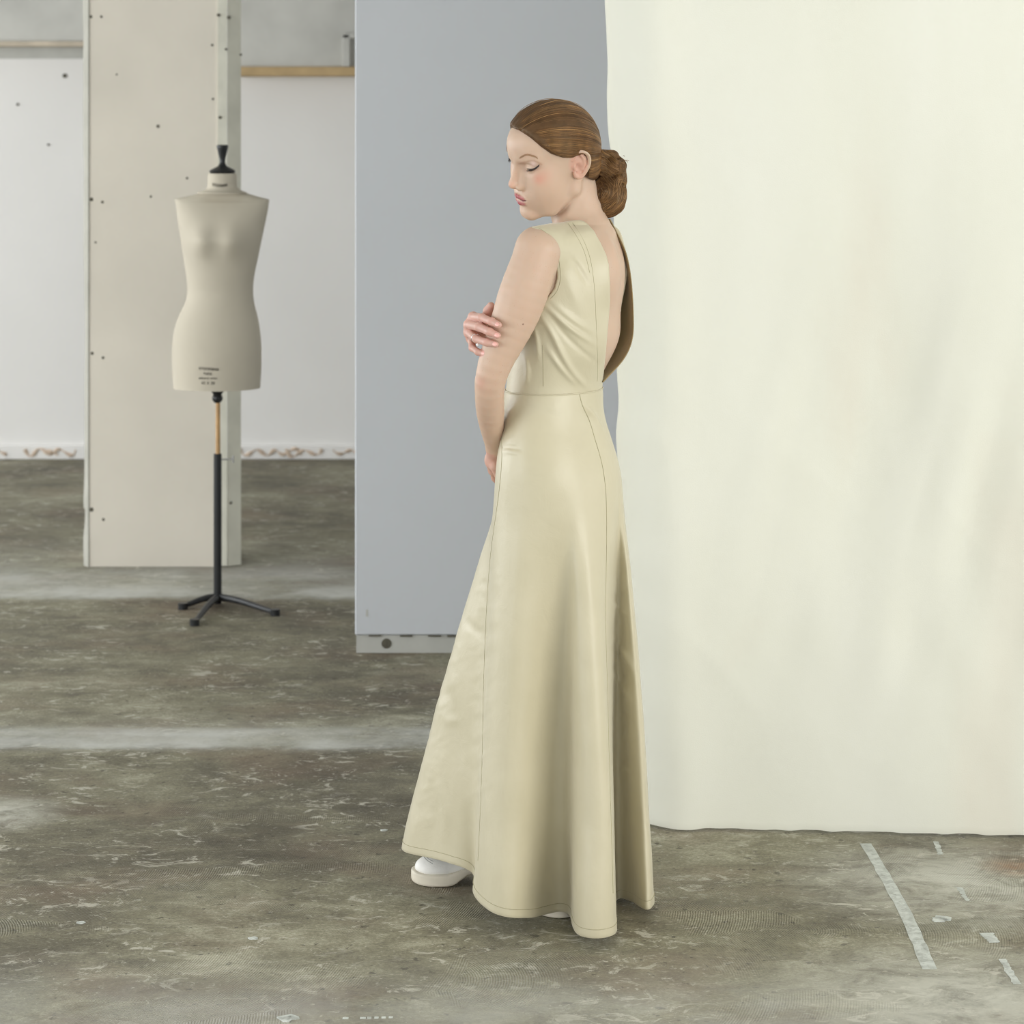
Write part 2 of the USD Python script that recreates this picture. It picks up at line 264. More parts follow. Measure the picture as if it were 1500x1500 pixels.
# concrete: patchy grey-green screed with comb ridges, chips, dust bands
mat("concrete", {
    "g": ("geometry", {}), "st": ("mapping", {"scale": (.85, 1.2, 1)}),
    "n1": ("noise_texture", {"scale": 1.1, "detail": 8, "roughness": .66, "distortion": .4}),
    "n2": ("noise_texture", {"scale": 9, "detail": 8, "roughness": .72, "distortion": .6}),
    "n3": ("noise_texture", {"scale": 120, "detail": 5, "roughness": .8}),
    "base": ("rgb_ramp", {"ramp": [(.38, S(74, 68, 55)), (.46, S(104, 99, 83)), (.53, S(133, 129, 108)), (.62, S(180, 176, 156))]}),
    "mixv": ("math", {"math_type": "multiply_add", "value2": .44}), "add": ("math", {"math_type": "multiply_add", "value2": .30}),
    "half": ("math", {"math_type": "multiply", "value2": .26}),
    # brown tint patches
    "n4": ("noise_texture", {"scale": 2.3, "detail": 5, "roughness": .6}), "bt": ("rgb_ramp", {"ramp": [(.5, (0, 0, 0)), (.68, (1, 1, 1))]}),
    "btm": ("math", {"math_type": "multiply", "value2": .38}), "brown": ("mix_color", {"b": S(128, 106, 90)}),
    # pale chips and scuffs
    "n5": ("noise_texture", {"scale": 16, "detail": 6, "roughness": .75, "distortion": 1.2}), "ch": ("rgb_ramp", {"ramp": [(.555, (0, 0, 0)), (.62, (1, 1, 1))]}),
    "n6": ("noise_texture", {"scale": 3.0, "detail": 4}), "cm": ("rgb_ramp", {"ramp": [(.40, (0, 0, 0)), (.56, (1, 1, 1))]}),
    "chm": ("math", {"math_type": "multiply"}), "chm2": ("math", {"math_type": "multiply", "value2": .8}), "pale": ("mix_color", {"b": S(196, 192, 178)}),
    # dark pits
    "n7": ("noise_texture", {"scale": 34, "detail": 3, "roughness": .6}), "pit": ("rgb_ramp", {"ramp": [(.31, (1, 1, 1)), (.37, (0, 0, 0))]}),
    "pitm": ("math", {"math_type": "multiply", "value2": .7}), "dark": ("mix_color", {"b": S(58, 52, 44)}),
    # comb ridges: rings of trowel strokes
    "v": ("voronoi_texture", {"scale": 1.5, "randomness": 1.0}),
    "vs": ("vector_math", {"math_type": "subtract"}), "vo": ("vector_math", {"math_type": "add", "vector2": (.62, -.22, 0)}), "w": ("wave_texture", {"wave_type": "rings", "rings_direction": "z", "scale": 58, "distortion": 2.2, "detail": 2, "detail_scale": 1.2}),
    "n8": ("noise_texture", {"scale": 2.1, "detail": 3, "distortion": .5}), "wm": ("rgb_ramp", {"ramp": [(.49, (0, 0, 0)), (.58, (1, 1, 1))]}),
    "wfar": ("map_range", {"from_min": 5.0, "from_max": 5.9, "to_min": 1, "to_max": .15, "clamp": True}), "wmm": ("math", {"math_type": "multiply"}),
    "wh": ("math", {"math_type": "multiply"}), "wc": ("math", {"math_type": "multiply", "value2": .34}), "ridge": ("mix_color", {"b": S(176, 172, 154)}),
    # dust bands across the floor
    "sx": ("separate_xyz", {}), "wob": ("math", {"math_type": "multiply_add", "value2": .16}),
    "wobx": ("noise_texture", {"scale": 2.2, "detail": 6, "roughness": .7}),
    "bands": ("map_range", {"from_min": 4, "from_max": 14, "clamp": True}),
    "bandr": ("rgb_ramp", {"ramp": [((y - 4) / 10, (c, c, c)) for y, c in ((4, .42), (4.95, .40), (5.12, .12), (5.3, 0), (6.93, 0), (6.99, .9), (7.04, .75), (7.10, .65), (7.16, .9), (7.22, .15), (7.4, 0), (9.12, 0), (9.22, .9), (9.34, .75), (9.46, .5), (9.62, .7), (9.8, .35), (10.1, .12), (10.6, 0), (14, 0))]}),
    "bn": ("rgb_ramp", {"ramp": [(.36, (.25,) * 3), (.6, (1, 1, 1))]}), "bm": ("math", {"math_type": "multiply"}), "dust": ("mix_color", {"b": S(206, 207, 202)}),
    # settled dust and rust stains of their own shape
    "s1": ("vector_math", {"math_type": "distance", "vector2": tuple(on_floor(1395, 1292))}), "s1r": ("map_range", {"from_min": .05, "from_max": .42, "to_min": .95, "to_max": 0, "clamp": True}),
    "s2": ("vector_math", {"math_type": "distance", "vector2": tuple(on_floor(-10, 1192))}), "s2r": ("map_range", {"from_min": .03, "from_max": .20, "to_min": .95, "to_max": 0, "clamp": True}),
    "s3": ("vector_math", {"math_type": "distance", "vector2": tuple(on_floor(1400, 1460))}), "s3r": ("map_range", {"from_min": .05, "from_max": .40, "to_min": .85, "to_max": 0, "clamp": True}),
    "s4": ("vector_math", {"math_type": "distance", "vector2": tuple(on_floor(1492, 1270))}), "s4r": ("map_range", {"from_min": .02, "from_max": .10, "to_min": .8, "to_max": 0, "clamp": True}),
    "sa": ("math", {"math_type": "maximum"}), "sb": ("math", {"math_type": "maximum"}), "snz": ("rgb_ramp", {"ramp": [(.36, (.25,) * 3), (.56, (1, 1, 1))]}), "sm": ("math", {"math_type": "multiply"}), "sm4": ("math", {"math_type": "multiply"}),
    "n9": ("noise_texture", {"scale": 38, "detail": 5, "roughness": .7, "distortion": 1.6}), "fk": ("rgb_ramp", {"ramp": [(.60, (0, 0, 0)), (.68, (1, 1, 1))]}), "fkm": ("math", {"math_type": "multiply", "value2": .6}), "fleck": ("mix_color", {"b": S(198, 195, 182)}),
    "stain": ("mix_color", {"b": S(198, 197, 186)}), "rust": ("mix_color", {"b": S(146, 108, 74)}),
    "hsum": ("math", {"math_type": "multiply_add", "value2": .5}), "h2": ("math", {"math_type": "multiply_add", "value2": .35}),
    "bump": ("bump", {"strength": .55, "distance": .006}), "rr": ("map_range", {"to_min": .5, "to_max": .8}),
    "p": ("principled_bsdf", {"specular_ior_level": .35})},
    [("g.position", "st.vector"), ("st.vector", "n1.vector"), ("st.vector", "n2.vector"), ("g.position", "n3.vector"), ("st.vector", "n4.vector"), ("st.vector", "n5.vector"), ("g.position", "n6.vector"), ("g.position", "n7.vector"),
     ("n3.fac", "half.value1"), ("n2.fac", "add.value1"), ("half.value", "add.value3"), ("n1.fac", "mixv.value1"), ("add.value", "mixv.value3"), ("mixv.value", "base.fac"),
     ("n4.fac", "bt.fac"), ("bt.color", "btm.value1"), ("btm.value", "brown.fac"), ("base.color", "brown.a"),
     ("n5.fac", "ch.fac"), ("n6.fac", "cm.fac"), ("ch.color", "chm.value1"), ("cm.color", "chm.value2"), ("chm.value", "chm2.value1"), ("chm2.value", "pale.fac"), ("brown.result", "pale.a"),
     ("n7.fac", "pit.fac"), ("pit.color", "pitm.value1"), ("pitm.value", "dark.fac"), ("pale.result", "dark.a"),
     ("g.position", "v.vector"), ("g.position", "vs.vector1"), ("v.position", "vs.vector2"), ("vs.vector", "vo.vector1"), ("vo.vector", "w.vector"), ("g.position", "n8.vector"), ("n8.fac", "wm.fac"),
     ("g.position", "sx.vector"), ("st.vector", "n9.vector"), ("n9.fac", "fk.fac"), ("fk.color", "fkm.value1"), ("fkm.value", "fleck.fac"), ("stain.result", "fleck.a"), ("fleck.result", "rust.a"), ("sx.y", "wfar.value"), ("wm.color", "wmm.value1"), ("wfar.result", "wmm.value2"), ("w.fac", "wh.value1"), ("wmm.value", "wh.value2"), ("wh.value", "wc.value1"), ("wc.value", "ridge.fac"), ("dark.result", "ridge.a"),
     ("g.position", "wobx.vector"), ("wobx.fac", "wob.value1"), ("sx.y", "wob.value3"), ("wob.value", "bands.value"), ("bands.result", "bandr.fac"), ("wobx.fac", "bn.fac"), ("bandr.color", "bm.value1"), ("bn.color", "bm.value2"), ("bm.value", "dust.fac"), ("ridge.result", "dust.a"),
     ("g.position", "s1.vector1"), ("g.position", "s2.vector1"), ("g.position", "s3.vector1"), ("g.position", "s4.vector1"), ("s1.value", "s1r.value"), ("s2.value", "s2r.value"), ("s3.value", "s3r.value"), ("s4.value", "s4r.value"),
     ("s1r.result", "sa.value1"), ("s2r.result", "sa.value2"), ("sa.value", "sb.value1"), ("s3r.result", "sb.value2"), ("n2.fac", "snz.fac"), ("sb.value", "sm.value1"), ("snz.color", "sm.value2"), ("sm.value", "stain.fac"), ("dust.result", "stain.a"),
     ("s4r.result", "sm4.value1"), ("snz.color", "sm4.value2"), ("sm4.value", "rust.fac"), ("rust.result", "p.base_color"), ("n2.fac", "hsum.value1"), ("wh.value", "hsum.value3"), ("n3.fac", "h2.value1"), ("hsum.value", "h2.value3"), ("h2.value", "bump.height"), ("bump.normal", "p.normal"), ("n2.fac", "rr.value"), ("rr.result", "p.roughness")])
# canvas
mat("canvas", {"g": ("geometry", {}), "m": ("mapping", {"scale": (1, 1, .35)}), "n": ("noise_texture", {"scale": 2.2, "detail": 5, "distortion": .4}),
    "r": ("rgb_ramp", {"ramp": [(.3, S(227, 224, 211)), (.45, S(229, 229, 217)), (.7, S(232, 232, 222))]}), "w": ("noise_texture", {"scale": 420, "detail": 2}), "b": ("bump", {"strength": .12, "distance": .002}),
    "d": ("principled_bsdf", {"roughness": .9, "specular_ior_level": .15}), "t": ("translucent_bsdf", {}), "x": ("mix_closure", {"fac": .12})},
    [("g.position", "m.vector"), ("m.vector", "n.vector"), ("n.fac", "r.fac"), ("r.color", "d.base_color"), ("r.color", "t.color"), ("g.position", "w.vector"), ("w.fac", "b.height"), ("b.normal", "d.normal"), ("d.BSDF", "x.closure1"), ("t.BSDF", "x.closure2")], "x.closure")
# column board: cream with faint stains
plain("column_board", S(221, 214, 201), .8, .045, 2.6, .15, 30)
plain("edge_render", S(176, 174, 164), .85, .08, 8, .3, 30)
plain("column_edge", S(212, 210, 196), .8, .08, 8, .4, 30)
# satin cotton
def cloth(name, c0, c1, rough=.42):
    mat(name, {"g": ("geometry", {}), "n": ("noise_texture", {"scale": 7, "detail": 4}), "r": ("rgb_ramp", {"ramp": [(.3, c0), (.7, c1)]}),
        "w": ("noise_texture", {"scale": 26, "detail": 5, "roughness": .6, "distortion": .8}), "b": ("bump", {"strength": .16, "distance": .006}),
        "p": ("principled_bsdf", {"roughness": rough, "specular_ior_level": .5, "sheen_weight": .25, "sheen_roughness": .4})},
        [("g.position", "n.vector"), ("n.fac", "r.fac"), ("r.color", "p.base_color"), ("g.position", "w.vector"), ("w.fac", "b.height"), ("b.normal", "p.normal")])
cloth("khaki_satin", S(191, 183, 156), S(197, 189, 163))
cloth("khaki_shaded", S(150, 132, 92), S(160, 140, 100), .6)  # darker khaki: shade inside the gaping back edge, put into the colour
# skin: tint primvar with freckles
mat("skin", {"a": ("attribute", {"attribute": "tint"}), "g": ("geometry", {}), "n": ("noise_texture", {"scale": 330, "detail": 2}), "f": ("rgb_ramp", {"ramp": [(.64, (0, 0, 0)), (.70, (1, 1, 1))]}),
    "m1": ("noise_texture", {"scale": 18, "detail": 3}), "mf": ("rgb_ramp", {"ramp": [(.45, (0, 0, 0)), (.65, (1, 1, 1))]}), "mm": ("math", {"math_type": "multiply"}), "k": ("math", {"math_type": "multiply", "value2": .32}),
    "x": ("mix_color", {"b": S(178, 128, 98)}), "p": ("principled_bsdf", {"roughness": .46, "specular_ior_level": .4, "subsurface_weight": .18, "subsurface_scale": .006, "subsurface_radius": (1, .35, .2), "subsurface_method": "random_walk"})},
    [("g.position", "n.vector"), ("n.fac", "f.fac"), ("g.position", "m1.vector"), ("m1.fac", "mf.fac"), ("f.color", "mm.value1"), ("mf.color", "mm.value2"), ("mm.value", "k.value1"), ("k.value", "x.fac"), ("a.color", "x.a"), ("x.result", "p.base_color")])
def hairmat(name, c, rough=.34):
    mat(name, {"g": ("geometry", {}), "n": ("noise_texture", {"scale": 55, "detail": 4}), "r": ("rgb_ramp", {"ramp": [(.3, np.array(c) * .72), (.7, np.array(c) * 1.25)]}),
        "p": ("principled_bsdf", {"roughness": rough, "specular_ior_level": .55, "specular_tint": (1.0, .82, .55)})}, [("g.position", "n.vector"), ("n.fac", "r.fac"), ("r.color", "p.base_color")])
hairmat("hair_base", S(78, 54, 34), .5); hairmat("hair_dark", S(84, 58, 36)); hairmat("hair_mid", S(114, 82, 50)); hairmat("hair_light", S(148, 112, 70))

# ================================================================== THE SETTING
floor = tag(obj("floor", box(-7, 7, -2.5, 13.4, -.12, 0), "concrete", smooth=False), "worn grey-green concrete floor with trowel marks and dusty pale bands", None, None, "structure")
DB = 12.93
def wall_grid(x0, x1, z0, z1, y, th): return box(x0, x1, y, y + th, z0, z1)
wb = tag(obj("wall_back", wall_grid(-7, 7, 0, 3.0, DB, .2), "white_plaster", smooth=False), "white plastered back wall far behind the dress form", None, None, "structure")
tag(obj("ceiling", box(-7, 7, -2.5, 13.4, 3.0, 3.15), "ceiling_white", smooth=False), None, None, None, "structure")
# bare plaster beam across the back wall, battens under it
dl, dr = 12.78, 12.70
def zpx(py, d): return EYE - (py - YH) / F * d
beam = trimesh.Trimesh(*(lambda m: (m.vertices, m.faces))(box(-2.9, -1.95, dl, DB + .02, zpx(62, dl), 2.98)), process=False)
tag(obj("beam", beam, "raw_plaster", smooth=False), "stained grey plaster beam left of the column, above a thin weathered batten", "beam", None, "structure")
beam2 = box(Xp(340, dr), Xp(640, dr), dr, DB + .02, zpx(98, dr), 2.98)
b2 = tag(obj("beam", beam2, "raw_plaster", smooth=False), "mottled plaster beam between the column and the blue wall, above a pine batten", "beam", None, "structure")
tag(obj("trim_1", box(Xp(340, dr - .03), Xp(640, dr - .03), dr - .03, DB + .01, zpx(111, dr - .03), zpx(97.5, dr - .03), .004), "pine_batten"), "pine batten under the plaster beam right of the column", None, None, "structure")
tag(obj("trim_2", box(-2.9, -1.95, dl - .03, DB + .01, zpx(67.5, dl - .03), zpx(60.5, dl - .03), .003), "old_batten"), "weathered thin batten under the beam left of the column", None, None, "structure")
tag(obj("trim_3", box(-2.9, -1.95, DB - .012, DB + .01, zpx(86, DB), zpx(66, DB)), "grey_skirting"), "narrow grey render strip under the weathered batten", None, None, "structure")
# bracket under the right beam, near the blue wall
xb = Xp(508, dr)
tag(obj("bracket", cat([box(xb - .018, xb + .018, dr - .05, dr + .01, zpx(97.5, dr - .05), zpx(50, dr - .05), .004), box(xb - .018, xb + .045, dr - .05, dr + .01, zpx(56, dr - .05), zpx(48, dr - .05), .004)]), "raw_plaster"), "plastered pipe stub above the pine batten by the blue wall", "pipe", None, "structure")
# torn-off skirting along the back wall with zigzag glue
bb = tag(obj("baseboard_back", box(-7, 7, DB - .03, DB + .01, 0, .072, .006), "white_plaster"), "rough white base strip along the back wall with brown zigzag glue traces", None, None, "structure")
def zigzag(x0, x1, seed):
    r = np.random.default_rng(seed); x = x0; pts = []; up = True
    while x < x1:
        pts.append((x, DB - .032, (.052 if up else .026) + r.normal(0, .003))); x += .035 + r.uniform(0, .025); up = not up
    p = np.array(pts); t = np.linspace(0, 1, len(p)); q = CubicSpline(t, p)(np.linspace(0, 1, 6 * len(p)))
    return tube(q, np.clip(.007 + .004 * np.sin(np.arange(len(q)) * .7 + seed), .003, .012), 6)
for a, b, s in ((Xp(-6, DB), Xp(14, DB), 1), (Xp(38, DB), Xp(121, DB), 2), (Xp(70, DB), Xp(96, DB), 5), (Xp(353, DB), Xp(452, DB), 3), (Xp(420, DB), Xp(475, DB), 6), (Xp(488, DB), Xp(530, DB), 4)):
    obj("glue_trace", zigzag(a, b, s), "rust_glue", bb)
# blue wall
dw = F * EYE / (957 - YH)
xw0 = Xp(520, dw)
wm = tag(obj("wall_middle", box(xw0, 2.6, dw, dw + .22, zpx(930.5, dw), 2.99, .004), "blue_paint", smooth=False), "smooth pale blue-grey painted wall standing behind the woman", None, None, "structure")
bm_ = tag(obj("baseboard_middle", box(xw0 + .004, 2.6, dw + .006, dw + .214, 0, zpx(931, dw)), "grey_skirting", smooth=False), "bare grey base strip under the blue wall with a round hole", None, None, "structure")
hx, hz = Xp(566, dw), zpx(943, dw)
th = np.linspace(0, 2 * np.pi, 20, endpoint=False); rr = .017 * (1 + .12 * np.sin(3 * th + 1))
hole = tube([(hx, dw + .0035, hz), (hx, dw + .02, hz)], .016, 20); obj("hole", hole, "dark_hole", bm_)
for x0, x1, y0 in ((586, 604, 931.5), (627, 646, 931.5), (655, 668, 932), (540, 558, 931)):
    obj("chip", box(Xp(x0, dw), Xp(x1, dw), dw - .0015, dw + .01, zpx(y0 + 1.1, dw), zpx(y0 - 1.0, dw)), "dark_hole", bm_)
obj("chip", box(Xp(536.3, dw), Xp(539.2, dw), dw - .001, dw + .01, zpx(903, dw), zpx(893, dw)), "grey_skirting", wm)
# column: boxed in board, with a corner strip and return
dc = F * EYE / (830 - YH)
cx = lambda p, d=dc: Xp(p, d)
def prism(plan, z0, z1):
    m = trimesh.creation.extrude_polygon(Polygon(plan), z1 - z0, engine="earcut"); m.apply_translation((0, 0, z0))
    if m.volume < 0: m.invert()
    return m
kb = (dc + .32) / dc
col = tag(obj("column", prism([(cx(131), dc), (cx(319), dc), (cx(319) * kb, dc + .32), (cx(133) * kb, dc + .32)], 0, 2.99), "column_board", smooth=False), "square cream boarded column behind the dress form", "column", None, "structure")
obj("corner_strip", prism([(cx(319.3), dc - .008), (cx(333), dc - .008), (cx(332) * kb, dc + .32), (cx(319.3) * kb, dc + .32)], .004, 2.99), "column_edge", col, smooth=False)
obj("side_board", prism([(cx(333.3), dc - .004), (cx(351.8), dc + .03), (cx(350) * kb, dc + .32), (cx(333.3) * kb, dc + .32)], .002, 2.99), "column_edge", col, smooth=False)
# chipped plaster edge on the left
zz = np.linspace(0, 2.985, 160); jag = gaussian_filter1d(np.random.default_rng(3).normal(0, .010, 160), 2)
Ge = np.zeros((160, 4, 3))
for i, z in enumerate(zz):
    py = YH + (EYE - z) * F / dc; off = np.interp(py, [0, 350, 480, 700, 745, 750, 775, 782, 830], [0, 1, 3, 1.5, 1, 5, 5, 1, 1])
    xl = cx(122 + off) + jag[i] * .25
    Ge[i] = [(cx(131.3), dc - .001, z), (xl + .008, dc + .016, z), (xl, dc + .03, z), (cx(128) * kb, dc + .30, z)]
ep = shell(Ge, .006); ep = ep if ep.volume > 0 else (ep.invert() or ep)
obj("edge_plaster", ep, "edge_render", col, smooth=False)
for px, py, r in ((133, 24.5, 2.4), (148.5, 24.5, 2.0), (320, 22, 2.4), (335, 25.5, 2.6), (171, 109, 1.5), (231.5, 185, 2.6), (134, 292, 2.8), (150, 296, 2.1), (221, 288, 1.8), (274, 261, 1.8), (140, 355, 1.6), (322, 172, 2.2), (135, 517.5, 2.4), (151, 524, 2.1), (134, 746.5, 3.2), (151.5, 761, 2.2), (311, 66, 2.0), (331, 72, 1.8), (312, 145, 1.8), (338, 737, 1.8), (352.5, 80, 1.8)):
    fy = dc if px < 319 else (dc - .012 if px < 333 else dc - .006)
    s = fy / F; o = (Xp(px, fy), fy, zpx(py, fy))
    obj("screw_hole", tube([(o[0], fy - .001, o[2]), (o[0], fy + .012, o[2])], r * s, 10), "dark_hole", col)
for px, py, r in ((95, 111, 3.2), (26, 153, 2), (71, 212, 1.7)):
    d = DB; obj("dowel", tube([(Xp(px, d), d - .006, zpx(py, d)), (Xp(px, d), d + .02, zpx(py, d))], r * d / F, 12), "dark_hole", wb)
# painted stripes left on the floor, lower right
def floor_strip(pts, w0, w1, seed):
    r = np.random.default_rng(seed); a = np.array([on_floor(*p) for p in pts]); c = spline(a, 60)
    t = np.gradient(c, axis=0); nrm = np.stack([-t[:, 1], t[:, 0], 0 * t[:, 0]], 1); nrm /= np.linalg.norm(nrm, axis=1, keepdims=True)
    w = np.linspace(w0, w1, 60)
    j = gaussian_filter1d(r.normal(0, 1, (60, 2)), 1.2, axis=0) * .0022
    G = np.stack([c - nrm * (w / 2 + j[:, 0])[:, None], c + nrm * (w / 2 + j[:, 1])[:, None]], 1); G[..., 2] = .0004
    m = shell(G, .0004); return m if m.volume > 0 else (m.invert() or m)
for pts, w0, w1, s in (([(1268, 1236), (1300, 1290), (1332, 1350), (1361, 1420)], .026, .030, 1), ([(1371, 1233), (1378, 1252)], .012, .012, 2), ([(1405, 1300), (1417, 1320)], .014, .008, 3), ([(1444, 1367), (1457, 1381)], .03, .022, 4), ([(1468, 1405), (1490, 1442)], .016, .016, 5)):
    obj("paint_stripe", floor_strip(pts, w0, w1, s), "floor_paint", floor, smooth=False)
r_ = np.random.default_rng(12)
for k, (px, py, w) in enumerate(((1378, 1347, .034), (562, 1217, .012), (118, 1352, .014), (370, 1375, .014), (420, 1493, .03))):
    c = on_floor(px, py); th = np.linspace(0, 2 * np.pi, 14, endpoint=False); rr = w * .5 * (1 + r_.normal(0, .22, 14))
    pg = Polygon(np.c_[c[0] + rr * np.cos(th) * 1.3, c[1] + rr * np.sin(th)]).buffer(0)
    m = trimesh.creation.extrude_polygon(pg, .0025, engine="earcut"); obj("paint_spot", m, "floor_paint", floor, smooth=False)
for k in range(6):
    c = on_floor(520 + k * 10.5 if k else 505, 1492 - .3 * k); o = box(c[0] - .004, c[0] + .004 + .003 * (k < 2), c[1] - .004, c[1] + .004, 0, .0012); obj("paint_dash", o, "floor_paint", floor, smooth=False)

# ================================================================== FABRIC BACKDROP
nz, nx = 170, 240
zs_ = np.linspace(.004, 2.97, nz); U = np.linspace(0, 1, nx) ** 1.15
rb = np.random.default_rng(5); G = np.zeros((nz, nx, 3))
edge_jit = gaussian_filter1d(rb.normal(0, 1, nz), 2) * .006
for i, z in enumerate(zs_):
    d0 = 6.09; py = YH + (EYE - z) * F / d0
    pl = np.interp(py, [-260, 0, 60, 180, 215, 250, 640, 700, 1213], [886, 888, 889, 892.5, 897, 902, 904, 908, 922])
    x0 = Xp(pl, d0) + edge_jit[i]; x = x0 + U * (2.35 - x0); y = 6.09 - .085 * (x - .25)
    s = (x - x0)
    y = y + .050 * np.exp(-(s / .07) ** 2) - .02 * np.exp(-((s - .12) / .06) ** 2)
    G[i] = np.stack([x, y, np.full(nx, z)], 1)
q = G.reshape(-1, 3)
low = np.clip(1.5 - q[:, 2], 0, 1.5) / 1.5
dsp = .042 * (meshkit.fbm(np.c_[q[:, 0] * 2.6 + q[:, 2] * .55, q[:, 2] * .45, q[:, 1] * 0], 3, 3) - .5) * (.45 + .9 * low)
dsp += .052 * (meshkit.fbm(np.c_[q[:, 0] * 6.5 - q[:, 2] * 1.6, q[:, 2] * 1.2, q[:, 1] * 0 + 3], 2, 9) - .5) * np.exp(-((q[:, 0] - .85) / .55) ** 2 - ((q[:, 2] - .75) / .55) ** 2) * 1.6
dsp += .0055 * (np.abs(meshkit.fbm(np.c_[q[:, 0] * 3.2 + q[:, 2] * 2.6, q[:, 2] * 1.4 - q[:, 0], q[:, 1] * 0 + 7], 3, 17) - .5) * 2) ** .6 * np.clip(low + .25, 0, 1)
dsp *= np.clip(q[:, 2] / .45, .06, 1); q[:, 1] += dsp; q[:, 2] += np.where(q[:, 2] < .05, .004 * (meshkit.noise(np.c_[q[:, 0] * 30, 0 * q[:, 0], 0 * q[:, 0]], 2)), 0)
bd = shell(G, .0035); bd = bd if bd.volume > 0 else (bd.invert() or bd)
tag(obj("fabric_backdrop", bd, "canvas", smooth=True), "large cream cotton backdrop hanging to the floor on the right", "backdrop")
# ================================================================== DRESS FORM
DM = F * EYE / (884.5 - YH); sM = DM / F
fx, fy0 = Xp(318, DM), DM
form = thing("dress_form", "cream linen dress form on a black tripod stand in front of the column", "dress form", (fx, fy0, 0))
def fobj(name, m, mt, parent=None, smooth=40): return obj(name, rel(m, (fx, fy0, 0)), mt, parent or form, smooth)
L_ = [(292, 256), (305, 258.5), (320, 260), (350, 265), (380, 269.5), (400, 272.5), (415, 274.5), (427, 275), (440, 273), (450, 268.5), (460, 263), (475, 257.5), (490, 254), (510, 252.3), (540, 252.3), (568, 254.5)]
R_ = [(292, 394.5), (305, 393), (320, 390), (350, 383.5), (380, 377.5), (400, 373), (415, 371), (427, 370.5), (440, 371.5), (450, 373.5), (460, 376.5), (475, 379.5), (490, 381.5), (510, 382.8), (540, 382.6), (568, 381)]
D_ = [(284, 15), (290, 16), (296, 21), (305, 30), (320, 41), (350, 50), (380, 44), (427, 37), (460, 44), (490, 50), (520, 54), (568, 54)]
# shoulders: rows rising from the shoulder line into the neck
L_ = [(277, 304), (281, 298), (284.5, 287), (288.5, 270), (291, 258.5)] + L_[0:]; R_ = [(277, 348), (281, 356), (284.5, 366), (288.5, 380), (291, 390)] + R_[0:]
rows = np.unique(np.r_[np.linspace(278, 296, 24), np.linspace(296, 568, 130)])
lf = np.interp(rows, *zip(*L_)); rf = np.interp(rows, *zip(*R_)); df = np.interp(rows, [277] + [a for a, b in D_], [20] + [b for a, b in D_])
lf[24:], rf[24:], df = gaussian_filter1d(lf[24:], 2), gaussian_filter1d(rf[24:], 2), gaussian_filter1d(df, 2)
nt = 120; th = np.linspace(0, 2 * np.pi, nt, endpoint=False)
Gt = np.zeros((len(rows), nt, 3))
for i, py in enumerate(rows):
    c, h = (lf[i] + rf[i]) / 2, (rf[i] - lf[i]) / 2; ex = np.interp(py, [290, 330, 400], [.62, .8, 1.0])
    cs, sn = np.cos(th), np.sin(th)
    x = c + h * np.sign(cs) * np.abs(cs) ** ex; dpt = df[i] * np.sign(sn) * np.abs(sn) ** 1.0
    for bx in (301, 346):      # bust
        dpt = dpt + np.where(sn > 0, 13 * np.exp(-((x - bx) / 20) ** 2 - ((py - 352) / 22) ** 2), 0)
    dpt = dpt + np.where(sn < 0, -8 * np.exp(-((py - 520) / 40) ** 2) * np.abs(sn), 0)
    Gt[i] = np.stack([(x - 750) * sM, DM - dpt * sM, np.full(nt, EYE - (py - YH) * sM)], 1)
v = Gt.reshape(-1, 3); f = grid_faces(len(rows), nt, True); N = len(v)
v = np.vstack([v, Gt[0].mean(0), Gt[-1].mean(0) + [0, 0, .004]]); q = np.arange(nt); LB = (len(rows) - 1) * nt
f = np.vstack([f, np.stack([np.full(nt, N), (q + 1) % nt, q], 1), np.stack([np.full(nt, N + 1), LB + q, LB + (q + 1) % nt], 1)])
torso_f = trimesh.Trimesh(v, f, process=False)
if torso_f.volume < 0: torso_f.invert()
tf = fobj("torso", torso_f, "linen_form", smooth=50)
zM = lambda py: EYE - (py - YH) * sM
def fl(profile, px, name, mt, parent=None, n=36, dy=0.0):
    m = lathe([(r * sM, zM(py)) for py, r in profile][::-1], n); m.apply_translation(((px - 750) * sM, DM + dy, 0)); return fobj(name, m, mt, parent, 40)
fl([(254, 20), (256, 21), (270, 21.3), (274, 22), (277.5, 24.5), (280, 30), (281.5, 36), (283, 36)], 325.5, "neck", "linen_form", tf)
fl([(212, 6.5), (212.4, 8), (214, 8.6), (217, 8.2), (225, 6.2), (232, 4.6), (236, 4.0), (240, 4.6), (243.5, 7), (246, 12), (248.5, 17), (250.5, 19), (252.5, 18.4), (255, 16.5), (257, 13)], 325.8, "neck_knob", "black_lacquer")
fl([(567, 10), (571, 10), (573.5, 9.2), (577, 6.5), (579, 6.2), (581, 7.6), (585, 7.8), (588, 6), (590, 4)], 318.5, "collar", "black_lacquer")
fl([(586, 3.3), (672, 3.5)], 319.2, "wooden_pole", "beech_wood", None, 20)
fl([(664.5, 5.0), (665.5, 5.9), (869, 6.0), (870, 7.2), (874, 7.6), (878, 7.2), (884, 5)], 318.8, "post", "black_lacquer", None, 28)
o = np.array([(318.8 - 750) * sM, DM, 0])
W = lambda px, py, dy=0: np.array([(px - 750) * sM, DM + dy, zM(py)])
sc = fobj("clamp_screw", cat([tube([W(324, 673), W(340, 672.5)], 1.3 * sM, 10), tube([W(339, 672.5), W(342.5, 672.4)], 1.7 * sM, 10), tube([W(341.5, 667.5), W(341.5, 677.5)], 1.3 * sM, 10)]), "steel")
tag(sc, "small steel clamp screw")
